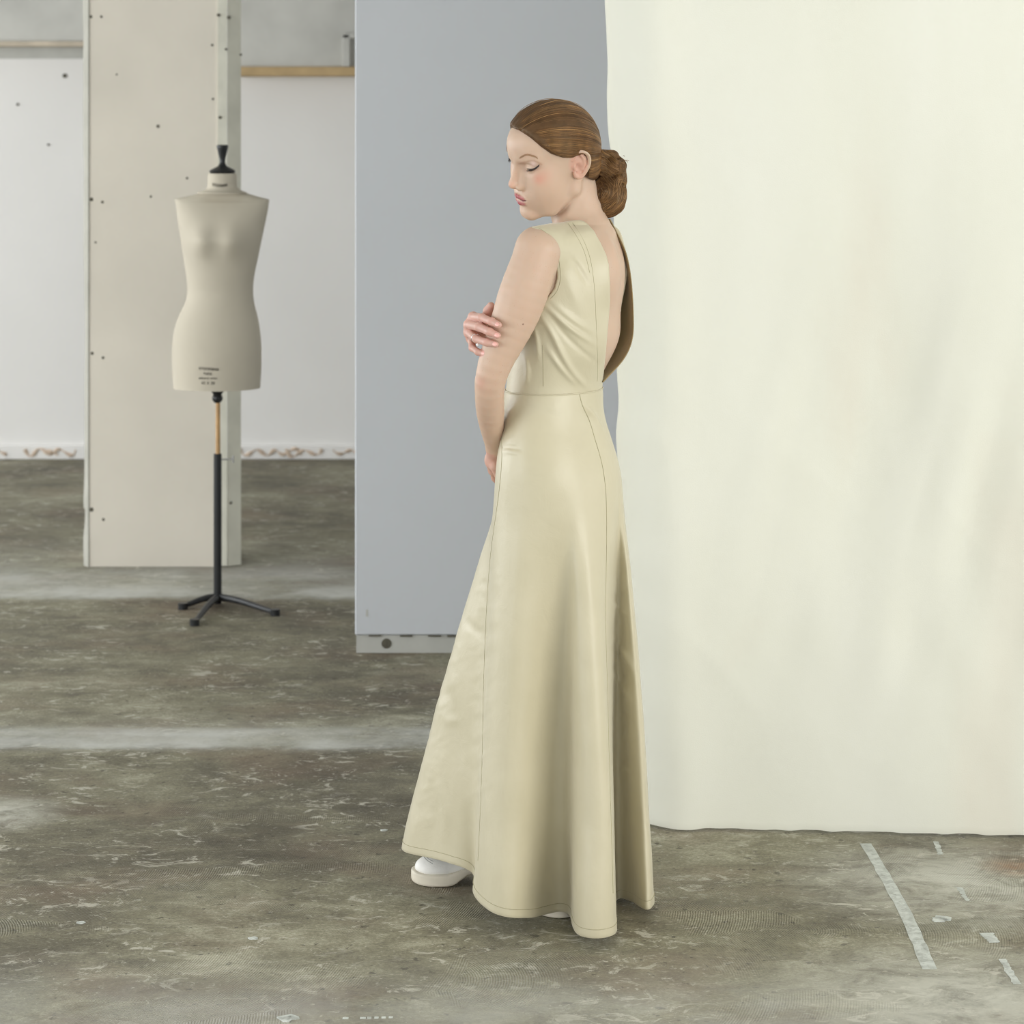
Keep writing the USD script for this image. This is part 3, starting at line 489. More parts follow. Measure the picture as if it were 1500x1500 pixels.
for px, py in ((268, 887.5), (285, 911), (403, 896.5)):
    e = on_floor(px, py, .012); hub = np.array([o[0], DM, zM(875)])
    t = np.linspace(0, 1, 14); p = hub[None] * (1 - t[:, None]) + e * t[:, None]; p[:, 2] += .012 * np.sin(np.pi * t) ** 1.0 * (1 - t)
    leg = fobj("leg", tube(p, np.linspace(.0135, .0085, 14), 10), "black_iron")
    ft = trimesh.creation.cylinder(.017, .022, sections=20); ft.apply_translation((e[0], e[1], .011)); fobj("foot", ft, "black_lacquer", leg)
def print_on(surf, text, px, py, width, hpx, slope=0.0, curve=0.0):
    m = meshkit.text_mesh(text, 1.0, .02, bold=True); m = m.subdivide() if len(m.vertices) < 4000 else m
    vv = np.array(m.vertices); w = vv[:, 0].max(); u = (vv[:, 0] / w - .5)
    X = px + u * width; Y = py - vv[:, 1] * hpx + slope * u * width + curve * (1 - (2 * u) ** 2)
    org = np.stack([(X - 750) * sM, np.full(len(X), DM - 1.0), EYE - (Y - YH) * sM], 1)
    loc, ri, _ = surf.ray.intersects_location(org, np.tile([0, 1.0, 0], (len(org), 1)), multiple_hits=False)
    dep = np.full(len(org), DM - .1); dep[ri] = loc[:, 1]
    out = np.stack([org[:, 0], dep - .0004 - vv[:, 2] * .02, org[:, 2]], 1)
    return trimesh.Trimesh(out, m.faces, process=False)
neck_mesh = lathe([(r * sM, zM(py)) for py, r in ((254, 21), (277, 22))][::-1], 60); neck_mesh.apply_translation(((325.5 - 750) * sM, DM, 0))
fobj("printed_mark", print_on(torso_f, "STOCKMAN", 312, 537.3, 29, 3.9, .05), "print_ink", tf, False)
fobj("printed_mark", print_on(torso_f, "PARIS", 310.8, 544, 12.5, 3.4, .05), "print_ink", tf, False)
fobj("printed_mark", print_on(torso_f, "BREVETE  SGDG", 311, 550.2, 27, 2.4, 0), "print_ink", tf, False)
fobj("printed_mark", print_on(torso_f, "42  X  38", 311, 557.5, 19.5, 3.8, .03), "print_ink", tf, False)
fobj("printed_mark", print_on(neck_mesh, "STOCKMAN", 324, 272, 22, 4.2, .03, 1.6), "print_ink", tf, False)
# ================================================================== THE WOMAN
def lin(t, *cols): return np.array([np.interp(t, np.linspace(0, 1, len(cols)), [c[k] for c in cols]) for k in range(3)]).T
def frame(yaw, pitch, roll):
    c, s = math.cos, math.sin
    return (np.array([[c(yaw), -s(yaw), 0], [s(yaw), c(yaw), 0], [0, 0, 1]]) @ np.array([[c(pitch), 0, s(pitch)], [0, 1, 0], [-s(pitch), 0, c(pitch)]])
            @ np.array([[1, 0, 0], [0, c(roll), -s(roll)], [0, s(roll), c(roll)]]))
HR, HS, HT = frame(3.61863, .27857, -.26495), 1.01671, np.array([.09251, D0 - .02, 1.62509])
to_head = lambda p: (p - HT) @ HR / HS
from_head = lambda q: HS * (np.asarray(q, float) @ HR.T) + HT
FW, LF = np.array([-.906, .423, 0]), np.array([-.423, -.906, 0])      # the way her chest faces, and her left

# --- trunk: stacked ellipses (row, centre px, depth, half width across, half depth)
TT = np.array([(328, 860, .0, .070, .040), (335, 857, .0, .108, .050), (350, 855, .0, .142, .057), (380, 848, .0, .158, .081), (420, 838, .0, .155, .102), (460, 831, .0, .148, .107), (490, 832, .0, .141, .105),
               (520, 825, .0, .133, .100), (556, 814, .0, .122, .091), (580, 811, .0, .121, .091), (640, 813, .0, .146, .098), (700, 819.5, .0, .163, .117), (740, 821, 0.01, .140, .096), (790, 822, 0.02, .100, .070)])
Tz = np.array([Zp(r) for r in TT[:, 0]])[::-1]; Tc = CubicSpline(Tz, np.c_[[(c - 750) / F * D0 for c in TT[:, 1]], D0 + TT[:, 2], TT[:, 3], TT[:, 4]][::-1])
def trunk(z): return Tc(np.clip(z, Tz[0], Tz[-1]))
def trunk_sd(p, grow=0.0):
    q = trunk(p[:, 2]); a, c = q[:, 2] + grow, q[:, 3] + grow
    w = p[:, :2] - q[:, :2]; u, v = w @ LF[:2], w @ FW[:2]
    k = np.sqrt((u / a) ** 2 + (v / c) ** 2) + 1e-9; g = np.sqrt((u / a ** 2) ** 2 + (v / c ** 2) ** 2) + 1e-6
    d = np.where(k > .3, k * (k - 1) / g, -np.minimum(a, c) * .7)
    return smax(smax(d, p[:, 2] - Tz[-1] - grow, .02), Tz[0] - p[:, 2], .02)
SHL, SHR = P(787, 364, -.165), P(868, 370, .150)
def yoke(p, grow=0.0):
    d = trunk_sd(p, grow)
    for s in (SHL, SHR): d = smin(d, cap(p, P(853, 352, 0), s + np.array([.004, .01, 0]), .038 + grow, .044 + grow), .035)
    q = trunk(np.array([Zp(440)]))[0]
    for s in (-1, 1):
        b = np.array([q[0], q[1], Zp(442)]) + FW * .070 + LF * s * .075
        d = smin(d, sph(p, b, .050 + grow), .05)
    sb = P(884, 392, -.055); d = smin(d, ell(p, sb, np.array([.03, .035, .06]) + grow), .04)
    return d

# --- head
def head_sd(p):
    q = to_head(p); m = q.copy(); m[:, 1] = np.abs(m[:, 1])
    d = ell(q, (-.008, 0, .030), (.092, .0745, .089))
    d = smin(d, ell(q, (.030, 0, .047), (.0735, .064, .060)), .02)
    d = smin(d, ell(q, (.030, 0, -.030), (.058, .056, .078)), .03)
    jaw = smin(cap(m, (-.012, .0535, -.038), (-.005, .0535, -.056), .0130, .0138), cap(m, (-.005, .0535, -.056), (.046, .035, -.090), .0138, .0138), .01)
    jaw = smin(jaw, cap(m, (.046, .033, -.090), (.075, .009, -.098), .0135, .0145), .01)
    d = smin(d, jaw, .022)
    d = smin(d, ell(m, (.052, .043, -.020), (.028, .022, .034)), .025)
    d = smin(d, ell(m, (.050, .031, -.050), (.034, .028, .038)), .025)
    d = smin(d, ell(q, (.066, 0, -.060), (.031, .034, .030)), .018)
    d = smin(d, cap(m, (.0885, .012, .0275), (.068, .046, .030), .0085, .007), .016)
    d = smax(d, -ell(m, (.0955, .0300, .0105), (.0165, .0165, .0115)), .012)
    lid = ell(m, (.0715, .0315, .0095), (.0150, .0170, .0130))
    d = smin(d, lid, .0035)
    d = smin(d, cap(m, (.078, .007, .014), (.0915, .0100, -.029), .0075, .0090), .010)
    d = smin(d, cap(q, (.0895, 0, .020), (.1080, 0, -.024), .0062, .0078), .010)
    d = smin(d, ell(q, (.1075, 0, -.0285), (.0088, .0092, .0080)), .006)
    d = smin(d, ell(m, (.0955, .0125, -.0335), (.0118, .0066, .0072)), .0048)
    d = smin(d, cap(q, (.104, 0, -.033), (.0955, 0, -.040), .0045, .004), .004)
    d = smax(d, -ell(m, (.1000, .0068, -.0405), (.0062, .0034, .0042)), .003)
    up, lo = lips(m)
    d = smin(d, up, .0045); d = smin(d, lo, .0045)
    d = smax(d, -lip_gap(m, .0013), .0022)
    d = smin(d, ell(q, (.0750, 0, -.0985), (.0170, .0190, .0150)), .014)
    # ear
    e = m.copy(); ex = np.array([-.012, .0775, .002]); w = e - ex
    yy = w[:, 1] + .50 * w[:, 0]                                     # the ear stands away from the head towards its back
    E = np.stack([w[:, 0], yy, w[:, 2]], 1)
    ring = [(.013, .014), (.009, .023), (.001, .0295), (-.009, .0285), (-.0165, .021), (-.0185, .010), (-.016, -.003), (-.010, -.014), (-.003, -.023), (.004, -.0275), (.010, -.024), (.0115, -.015)]
    de = ell(E, (-.002, -.0050, .002), (.0150, .0046, .0250))
    de = smin(de, ell(E, (.006, -.010, .000), (.010, .010, .020)), .006)
    ring = [tuple(x[:2]) for x in spline([(a, b, 0) for a, b in ring], 30)]
    for (a, b), (c, f_) in zip(ring[:-1], ring[1:]): de = smin(de, cap(E, (a, .001, b), (c, .001, f_), .0030), .0020)
    de = smin(de, ell(E, (.004, -.001, -.0235), (.0075, .0036, .0065)), .004)
    for (a, b), (c, f_) in zip([(-.004, .021), (-.0095, .012), (-.0095, .002), (-.004, -.010)][:-1], [(-.0095, .012), (-.0095, .002), (-.004, -.010)]): de = smin(de, cap(E, (a, -.0004, b), (c, -.0004, f_), .0025), .002)
    de = smin(de, ell(E, (.0105, 0, -.004), (.0035, .0035, .0055)), .003)
    de = smax(de, -ell(E, (.0025, .0035, -.004), (.0065, .0080, .0090)), .003)
    de = smax(de, -ell(E, (-.0135, .003, .008), (.0022, .0035, .012)), .002)
    d = smin(d, de, .004)
    return d * HS
def lips(m):
    up = smin(cap(m, (.0980, .0040, -.0570), (.0935, .0150, -.0583), .0050, .0046), cap(m, (.0935, .0150, -.0583), (.0855, .0300, -.0597), .0046, .0016), .003)
    lo = smin(cap(m, (.0948, 0, -.0712), (.0915, .0130, -.0690), .0066, .0056), cap(m, (.0915, .0130, -.0690), (.0860, .0285, -.0615), .0056, .0016), .003)
    return up, lo
def lip_gap(m, r):
    return np.minimum(cap(m, (.1030, 0, -.0636), (.0972, .0140, -.0632), r), cap(m, (.0972, .0140, -.0632), (.0868, .0290, -.0604), r, r * .7))
def neck_sd(p):
    d = cap(p, P(858, 345, 0.004), from_head((-.036, 0, -.032)), .0515, .0415)
    d = smin(d, cap(p, from_head((-.034, .040, -.035)), P(830, 334, -.034), .009, .009), .014)
    d = smin(d, cap(p, from_head((.02, 0, -.075)), P(826, 322, .01), .018, .022), .03)
    return d

# --- arms
ARM = [(P(788, 367, -.165), .0470), (P(777, 400, -.168), .0490), (P(763, 440, -.168), .0500), (P(748, 480, -.168), .0445), (P(728, 525, -.168), .0365), (P(718, 562, -.160), .0312),
       (P(718, 600, -.115), .0295), (P(721, 630, -.065), .0240), (P(724.5, 657, -.025), .0180)]
def chain(p, pts, k):
    d = None
    for (a, ra), (b, rb) in zip(pts[:-1], pts[1:]):
        e = cap(p, a, b, ra, rb); d = e if d is None else smin(d, e, k)
    return d
_q = spline([np.r_[a, 0] for a, _ in ARM], 26)[:, :3]; _u = np.linspace(0, 1, 26)
_s = np.r_[0, np.cumsum(np.sqrt(np.linalg.norm(np.diff(np.array([a for a, _ in ARM]), axis=0), axis=1)))]
ARMS = list(zip(_q, CubicSpline(_s / _s[-1], [b for _, b in ARM])(_u)))
def arm_left(p):
    d = chain(p, ARMS, .0012)
    return smin(d, sph(p, P(714, 558, -.150), .016), .02)
def hand_left(p):
    d = chain(p, [(P(724.5, 657, -.025), .0165), (P(723.5, 674, .005), .0175), (P(724.5, 688, .03), .015)], .012)
    for k, (a, b, c) in enumerate((((722, 688, .03), (725, 700, .05), (731, 709, .062)), ((726, 690, .045), (729, 702, .066), (734, 711, .080)), ((728, 690, .055), (732, 701, .078), (737, 709, .09)), ((730, 688, .06), (735, 698, .08), (740, 704, .09)))):
        d = smin(d, chain(p, [(P(*a), .0085), (P(*b), .0078), (P(*c), .0062)], .004), .004)
    return smin(d, chain(p, [(P(723, 668, -.005), .010), (P(724.5, 684, -.012), .0092), (P(729, 697, -.008), .0072)], .005), .008)
FING = [  # knuckle, middle joint, end joint, tip
    [(693, 464, -.128), (706, 465.5, -.172), (720, 471, -.207), (730.5, 476, -.2215)],
    [(686.5, 475.5, -.126), (702, 479, -.182), (717, 486, -.213), (729, 491.5, -.2215)],
    [(686.5, 487, -.120), (698, 496.5, -.176), (713, 501.5, -.205), (726, 504.5, -.2145)],
    [(690.5, 497, -.112), (692, 509.5, -.148), (700, 515.5, -.173), (709.5, 518, -.1835)]]
FR = [.0086, .0088, .0082, .0072]
def hand_right(p):
    wr = P(716, 489, -.062)
    d = chain(p, [(P(790, 536, .10), .036), (P(748, 508, -.005), .027), (wr, .0195)], .012)
    for k, f_ in enumerate(FING): d = smin(d, cap(p, wr, P(*f_[0]), .0150, .0108), .012)
    d = smin(d, cap(p, P(704, 474, -.088), P(703, 492, -.084), .012), .012)
    d = smin(d, chain(p, [(P(712, 482, -.075), .0125), (P(711.5, 466, -.112), .0108), (P(715, 455, -.126), .0095), (P(719, 448, -.132), .0082)], .005), .008)
    fg = None
    for k, f_ in enumerate(FING):
        r = FR[k]; pts = [P(*x) for x in f_]
        e = chain(p, [(pts[0], r * 1.10), (pts[1], r * 1.02), (pts[2], r * .93), (pts[3], r * .80)], .0035)
        for j in (1, 2): e = smin(e, sph(p, pts[j], r * (1.06, 1.0)[j - 1]), .002)
        fg = e if fg is None else smin(fg, e, .0022)
    return smin(d, fg, .0045)
def upper_arm_right(p): return chain(p, [(SHR, .046), (P(835, 455, .19), .042), (P(790, 536, .10), .036)], .012)
BALL_F = on_floor(648, 1292)
def legs(p):
    d = chain(p, [(P(824, 720, .01), .062), (P(820, 860, .04), .052), (P(817, 1020, .06), .046), (P(817, 1050, .06), .046), (P(806, 1312, .06), .032)], .02)
    return smin(d, chain(p, [(P(815, 720, .06), .075), (P(765, 1010, .14), .052), (P(758, 1040, .15), .051), (np.array([-.075, 5.665, .15]), .036)], .02), .02)

BOX = {}
def group(p, key, lo, hi, fn):
    lo, hi = np.asarray(lo), np.asarray(hi)
    out = np.linalg.norm(np.maximum(np.maximum(lo - p, p - hi), 0), axis=1) + .08
    m = out <= .0801
    if m.any(): out[m] = fn(p[m])
    return out
hc = HT
def body_sd(p):
    hd = group(p, "head", hc - .19, hc + .19, head_sd)
    nk = group(p, "neck", hc + [-.2, -.2, -.32], hc + [.2, .2, .06], neck_sd)
    tr = group(p, "trunk", (-.12, 5.0, Tz[0] - .03), (.36, 5.75, 1.55), yoke)
    d = smin(hd, nk, .007); d = smin(d, tr, .028)
    a = group(p, "arm", (-.16, 5.1, .95), (.14, 5.5, 1.53), arm_left); d = smin(d, a, .016)
    d = smin(d, group(p, "handl", (-.12, 5.3, .85), (.05, 5.56, 1.06), hand_left), .008)
    d = smin(d, group(p, "uarm", (-.05, 5.35, 1.1), (.30, 5.75, 1.53), upper_arm_right), .016)
    d = smin(d, group(p, "handr", (-.18, 5.08, 1.08), (.15, 5.60, 1.36), hand_right), .0012)
    return smin(d, group(p, "legs", (-.25, 5.15, .03), (.30, 5.75, 1.05), legs), .03)
xs = axis((-.125, -.03, .0022), (-.03, .20, .0015), (.20, .27, .003))
ys = axis((5.13, 5.26, .0022), (5.26, 5.47, .0016), (5.47, 5.70, .004))
zs = axis((.06, .88, .012), (.88, 1.16, .003), (1.16, 1.34, .002), (1.34, 1.48, .0026), (1.48, 1.60, .0014), (1.60, 1.76, .002))
body_m = taubin(biggest(nets(body_sd, xs, ys, zs)), 4)
def hit(mesh, px, py):
    o = np.array([0, 0, EYE]); d = P(px, py) - o; d /= np.linalg.norm(d)
    loc, _, _ = mesh.ray.intersects_location([o], [d], multiple_hits=False)
    return loc[0] if len(loc) else None
def drape(mesh, line, n=60, lift=.0004, sm=1.0):
    """A line measured in the photograph, laid on the surface it runs over."""
    pts = spline([(a, b, 0) for a, b in line], n)[:, :2]
    o = np.array([0, 0, EYE]); d = np.array([P(*q) for q in pts]) - o; d /= np.linalg.norm(d, axis=1, keepdims=True)
    loc, ri, _ = mesh.ray.intersects_location(np.tile(o, (n, 1)), d, multiple_hits=False)
    k = np.argsort(ri); out = loc[k] - d[ri[k]] * lift
    return gaussian_filter1d(out, sm, axis=0) if len(out) > 4 else out
pts = body_m.vertices; hq = to_head(np.array(pts)); hm = hq.copy(); hm[:, 1] = np.abs(hm[:, 1])
inhead = np.linalg.norm(hq, axis=1) < .16
col_ = np.tile(S(195, 168, 147), (len(pts), 1)).astype(float)
def blend(w, c):
    global col_
    w = np.clip(w, 0, 1)[:, None]; col_ = col_ * (1 - w) + np.array(c) * w
def near(px, py): return to_head(hit(body_m, px, py)[None])[0] * [1, 1, 1]
def spot(px, py, r): 
    c = near(px, py); c[1] = abs(c[1]); return np.exp(-(np.linalg.norm(hm - c, axis=1) / r) ** 2) * inhead
def track(line, r):
    L = np.array([near(*q) for q in line]); L[:, 1] = np.abs(L[:, 1]); L = spline(L, 24)
    d = np.min(np.linalg.norm(hm[:, None] - L[None], axis=2), axis=1) if False else None
    out = np.zeros(len(hm)); ii = np.nonzero(inhead)[0]
    dd = np.full(len(ii), 1e9)
    for x in L: dd = np.minimum(dd, np.linalg.norm(hm[ii] - x, axis=1))
    out[ii] = np.exp(-(dd / r) ** 2); return out
blend(.42 * spot(788, 263, .012) + .22 * spot(798, 257, .018), S(206, 136, 118))
blend(.30 * spot(749, 271, .010), S(214, 150, 132))
E0 = np.linalg.norm((hm - [-.012, .0775, .002]) / [.024, .014, .034], axis=1); blend(.40 * np.clip((1.15 - E0) * 3, 0, 1) * inhead, S(212, 142, 128))
blend(.65 * spot(781, 240, .006), S(222, 196, 192)); blend(.42 * track([(769, 238), (775, 235.8), (782, 235.6), (789, 238.5), (793, 241)], .0022), S(150, 104, 84))
blend(.30 * track([(770, 249.5), (778, 251), (787, 247.5)], .003), S(176, 132, 120))
BROW = [(761, 231.8), (766, 228.8), (772, 227), (779, 227.5), (786.5, 230.3)]
blend(.42 * track(BROW, .0019), S(150, 108, 82))
up, lo = lips(hm); lipm = np.clip((.0012 - np.minimum(up, lo)) / .0014, 0, 1) * inhead * (hm[:, 0] > .078); blend(.92 * lipm, S(158, 58, 80))
gap = lip_gap(hm, .0014); blend(.85 * np.clip(1 - gap / .0012, 0, 1) * inhead, S(96, 34, 44))
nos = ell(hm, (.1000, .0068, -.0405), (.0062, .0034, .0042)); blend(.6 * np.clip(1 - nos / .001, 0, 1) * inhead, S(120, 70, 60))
hr_ = hand_right(np.array(pts)); isH = (hr_ < .003) & (np.array(pts)[:, 0] < .02); blend(.55 * isH, S(206, 152, 146))
for f_ in FING:
    for x, w in ((f_[1], .35), (f_[2], .25), (f_[0], .3)): blend(w * np.exp(-(np.linalg.norm(pts - P(*x), axis=1) / .008) ** 2), S(190, 118, 112))
hl_ = hand_left(np.array(pts)); blend(.45 * (hl_ < .003), S(204, 146, 138))
blend(.45 * np.exp(-(np.linalg.norm(pts - P(706, 560, -.18), axis=1) / .016) ** 2), S(196, 136, 120))
m0 = hit(body_m, 766, 475); blend((np.linalg.norm(pts - m0, axis=1) < .0020) * .8, S(96, 66, 52))

per = thing("person", "woman in a long sleeveless khaki dress with a low bun, looking down over her shoulder", "person", (.08, 5.42, 0))
PO = np.array([.08, 5.42, 0])
def pobj(name, m, mt, parent=None, smooth=True, col=None): return obj(name, rel(m, PO), mt, parent or per, smooth, col)
body = pobj("body", body_m, "skin", col=col_)
# nails, ring
for k, f_ in enumerate(FING):
    a, b = P(*f_[2]), P(*f_[3]); ax_ = (b - a) / np.linalg.norm(b - a); nr = np.array([-.25, -1, .18]); nr -= ax_ * (nr @ ax_); nr /= np.linalg.norm(nr)
    e = trimesh.creation.icosphere(2); e.vertices *= [.0058, .0046, .0016]; R3 = np.stack([ax_, np.cross(nr, ax_), nr], 1)
    e.vertices = e.vertices @ R3.T + b + ax_ * .0006 + nr * FR[k] * .72
    tag(pobj("nail", e, "nail_gloss", body), "glossy pale pink fingernail")
a, b = P(*FING[3][0]), P(*FING[3][1]); a2, b2 = P(*FING[2][0]), P(*FING[2][1])
c_ = a2 * .12 + b2 * .88; ax_ = (b2 - a2) / np.linalg.norm(b2 - a2); u_ = np.cross(ax_, [0, 0, 1.0]); u_ /= np.linalg.norm(u_); w_ = np.cross(ax_, u_)
tt = np.linspace(0, 2 * np.pi, 33)
ring = pobj("ring", tube(c_ + .0090 * (np.cos(tt)[:, None] * u_ + np.sin(tt)[:, None] * w_), .0009, 8, False), "silver")
st = trimesh.creation.icosphere(1, .0031); st.apply_translation(P(699.5, 505, -.190)); tag(pobj("stone", st, "gem", ring, False), "small clear triangular stone")

# lashes and brows
both = lambda L: [np.array(L), np.array([from_head(to_head(x[None])[0] * [1, -1, 1]) for x in L])]
lash = drape(body_m, [(771.5, 246.3), (775, 247.6), (779.5, 247.8), (784, 246.3), (787.5, 243.8), (790.3, 241)], 40, .0007)
for L in both(lash):
    pobj("eyelashes", tube(L, np.interp(np.linspace(0, 1, len(L)), [0, .35, .8, 1], [.0004, .0011, .0014, .0005]), 6), "lash_black")
lh = []
for L in both(lash):
    Lh = to_head(L); s_ = np.sign(Lh[:, 1].mean())
    for j in range(4, len(L) - 1):
        for r in range(2):
            b0 = Lh[j] + rng.normal(0, .0003, 3); o_ = np.array([.0055, s_ * (.0005 + .0055 * (j / len(L)) ** 1.5), -.0048 + .004 * (j / len(L))]) * rng.uniform(.7, 1.15)
            lh.append(from_head(np.array([b0, b0 + o_ * .5 + [0, 0, -.0006], b0 + o_])))
curves("lash_hairs", [x - PO for x in lh], .0005, "lash_black", per)
bl = drape(body_m, BROW, 60, .0002); bh = []
for L in both(bl):
    Lh = to_head(L); s_ = np.sign(Lh[:, 1].mean())
    for j in range(58):
        for r in range(4):
            b0 = Lh[j] + np.array([0, 0, rng.normal(0, .0008)]); dr = Lh[min(j + 6, 59)] - Lh[j]; dr = dr / (np.linalg.norm(dr) + 1e-9) * .005 + [0.0008, 0, .0012 if j < 30 else -.0008]
            bh.append(from_head(np.array([b0, b0 + dr * .5 + [.0006, 0, 0], b0 + dr])))
curves("eyebrow_hairs", [x - PO for x in bh], .00045, "brow_hair", per)

# --- hair
HC, HE = np.array([.009, 0, .0189]), np.array([.1125, .0843, .1085])
HL = [(.0935, .0885), (.0841, .0905), (.0755, .0790), (.0636, .0608), (.0465, .0420), (.0252, .0292), (.0051, .0228), (-.0094, .0262), (-.022, .030), (-.033, .020), (-.0375, -.002), (-.034, -.022), (-.034, -.036), (-.056, -.056)]
HPOLY = HL + [(-.16, -.062), (-.16, .2), (.16, .2), (.16, .0900)]
ROOT = np.array([-.083, .004, -.012]); RU = (ROOT - HC) / HE; RU /= np.linalg.norm(RU)
ra = np.cross(RU, [0, 1, 0.0]); ra /= np.linalg.norm(ra); rb_ = np.cross(RU, ra)
def hair_sd(p):
    q = to_head(p); d = ell(q, HC, HE)
    u = (q - HC) / HE; ph = np.arctan2(u @ rb_, u @ ra)
    cs, sn = np.cos(ph), np.sin(ph)
    d = d + .0030 * (meshkit.fbm(np.stack([cs * 11, sn * 11, 0 * cs + np.linalg.norm(u - RU, axis=1) * .5], 1), 3, 4) - .5)
    d = smin(d, ell(q, (-.046, 0, -.030), (.046, .066, .048)), .015)
    d = smax(d, poly_sd(q[:, [0, 2]], HPOLY), .010)
    return d * HS
hx = from_head(np.array([(a, b, c) for a in (-.12, .13) for b in (-.09, .09) for c in (-.08, .135)]))
lo_, hi_ = hx.min(0), hx.max(0)
hair_m = taubin(biggest(nets(hair_sd, *[np.arange(lo_[k], hi_[k], .0019) for k in range(3)])), 3)
hair = pobj("hair", hair_m, "hair_base")
def on_hair(u, lift): return HC + u / np.linalg.norm(u, axis=-1, keepdims=True) * (HE + lift)
def strand(su, f0, f1, lift, n=22):
    su = su / np.linalg.norm(su); om = np.arccos(np.clip(su @ RU, -1, 1)); t = np.linspace(f0, f1, n)[:, None]
    u = (np.sin((1 - t) * om) * su + np.sin(t * om) * RU) / np.sin(om)
    return from_head(on_hair(u, lift))
hp = np.array(HL[:13]); hs_ = []
hd_ = np.r_[0, np.cumsum(np.linalg.norm(np.diff(hp, axis=0), axis=1))]
for k in range(3200):
    t = rng.uniform(0, hd_[-1]); x, z = np.interp(t, hd_, hp[:, 0]), np.interp(t, hd_, hp[:, 1]); x -= .0006; z += .0004
    w = 1 - ((x - HC[0]) / HE[0]) ** 2 - ((z - HC[2]) / HE[2]) ** 2
    y = HE[1] * math.sqrt(max(w, 0)) * (1 if rng.random() < .62 else -1)
    if t < .012: y = rng.uniform(-1, 1) * HE[1] * math.sqrt(max(w, 0))
    hs_.append((np.array([x, y, z]) - HC) / HE)
def hug(sd, p, lift, n=3, reach=.03):
    for _ in range(n):
        d = sd(p); e = .0008; g_ = np.stack([sd(p + np.eye(3)[k] * e) - sd(p - np.eye(3)[k] * e) for k in range(3)], 1) / (2 * e)
        g_ /= np.linalg.norm(g_, axis=1, keepdims=True) + 1e-6; p = p - g_ * np.clip(d - lift, -reach, reach)[:, None]
    return p, g_
tones = {"hair_dark": [], "hair_mid": [], "hair_light": []}
LL = []
for su in hs_:
    f0 = rng.uniform(0, .5) if rng.random() < .45 else 0.0
    LL.append(strand(su, f0, rng.uniform(.8, 1.0), 0.0))
LL = np.array(LL); lifts = np.repeat(rng.uniform(-.0002, .0009, len(LL)), LL.shape[1])
LL = hug(hair_sd, LL.reshape(-1, 3), lifts)[0].reshape(LL.shape); LL = gaussian_filter1d(LL, 1.0, axis=1)
for su, L in zip(hs_, LL):
    ph = math.atan2(su @ rb_, su @ ra); tone = meshkit.noise(np.array([[math.cos(ph) * 9, math.sin(ph) * 9, 5.0]]), 8)[0] * .5 + rng.random() * .55
    tones["hair_dark" if tone < .46 else "hair_mid" if tone < .80 else "hair_light"].append(L - PO)
# bun: a twisted upper coil and a big lower coil
B1, R1 = P(889.5, 286, .025), np.array([.0425, .044, .047]); B2, R2 = P(895, 245, .022), np.array([.031, .034, .030]); B3, R3_ = P(876, 240, .01), np.array([.022, .03, .022])
A1 = np.array([-.35, -.9, .25]); A1 /= np.linalg.norm(A1); A2 = np.array([.55, -.45, .7]); A2 /= np.linalg.norm(A2)
def lobe(p, c, r, A, nrib, amp, seed):
    u = (p - c) / r; d = ell(p, c, r); n_ = u / (np.linalg.norm(u, axis=1, keepdims=True) + 1e-9)
    pol = np.arccos(np.clip(n_ @ A, -1, 1)); e1 = np.cross(A, [0, 0, 1.0]); e1 /= np.linalg.norm(e1); az = np.arctan2(n_ @ np.cross(A, e1), n_ @ e1)
    w = meshkit.noise(np.stack([np.cos(az) * 1.3 + 3, np.sin(az) * 1.3 + 3, pol * .8], 1), seed)
    return d + amp * np.abs(np.sin(pol * nrib + 2.2 * w + az * .5)) ** .7 - amp * .5
def bun_sd(p):
    d = lobe(p, B1, R1, A1, 4.5, .0055, 1)
    d = smin(d, lobe(p, B2, R2, A2, 4.0, .0055, 2), .003)
    d = smin(d, lobe(p, B3, R3_, A2, 4.0, .003, 3), .006)
    for a, b, r in (((905, 262, .0), (880, 308, -.005), .010), ((908, 240, .012), (913, 266, .012), .010), ((878, 226, .0), (900, 226, .01), .010)):
        d = smin(d, cap(p, P(*a), P(*b), r, r * .8), .003)
    return d
bun_m = taubin(biggest(nets(bun_sd, np.arange(.125, .26, .0018), np.arange(5.34, 5.50, .0020), np.arange(1.485, 1.66, .0018))), 2)
pobj("hair_bun", bun_m, "hair_base", hair)
g = np.random.default_rng(31); NB = 1700; st_ = np.array(bun_m.vertices)[g.choice(len(bun_m.vertices), NB)]; sgn = g.choice([-1, 1], NB); lift = g.uniform(-.0002, .0011, NB)
LOB = [(B1, R1, A1), (B2, R2, A2), (B3, R3_, A2)]; own = np.argmin(np.stack([ell(st_, c, r) for c, r, _ in LOB]), 0); AX = np.array([l[2] for l in LOB])[own] + g.normal(0, .06, (NB, 3))
walk = []; p_ = st_
for k in range(18):
    p_, n_ = hug(bun_sd, p_, lift, 1, .006); walk.append(p_)
    t_ = np.cross(n_, AX); t_ /= np.linalg.norm(t_, axis=1, keepdims=True) + 1e-9; p_ = p_ + t_ * (.0034 * sgn)[:, None]
walk = gaussian_filter1d(np.array(walk).transpose(1, 0, 2), 1.2, axis=1)
for k in range(NB):
    tone = meshkit.noise(st_[k][None] * 130, 6)[0] * .5 + g.random() * .55
    tones["hair_dark" if tone < .46 else "hair_mid" if tone < .80 else "hair_light"].append(walk[k] - PO)
g = np.random.default_rng(44)
for k in range(9):                                                     # loose ends and flyaways
    c = P(905 + g.uniform(-8, 10), 232 + g.uniform(-8, 22), .02); d_ = np.array([g.uniform(0, 1), g.uniform(-.4, .4), g.uniform(-.1, 1)]); t = np.linspace(0, 1, 8)[:, None]
    tones["hair_mid"].append(c + d_ * t * .012 + np.array([0, 0, -.008]) * t ** 2 - PO)
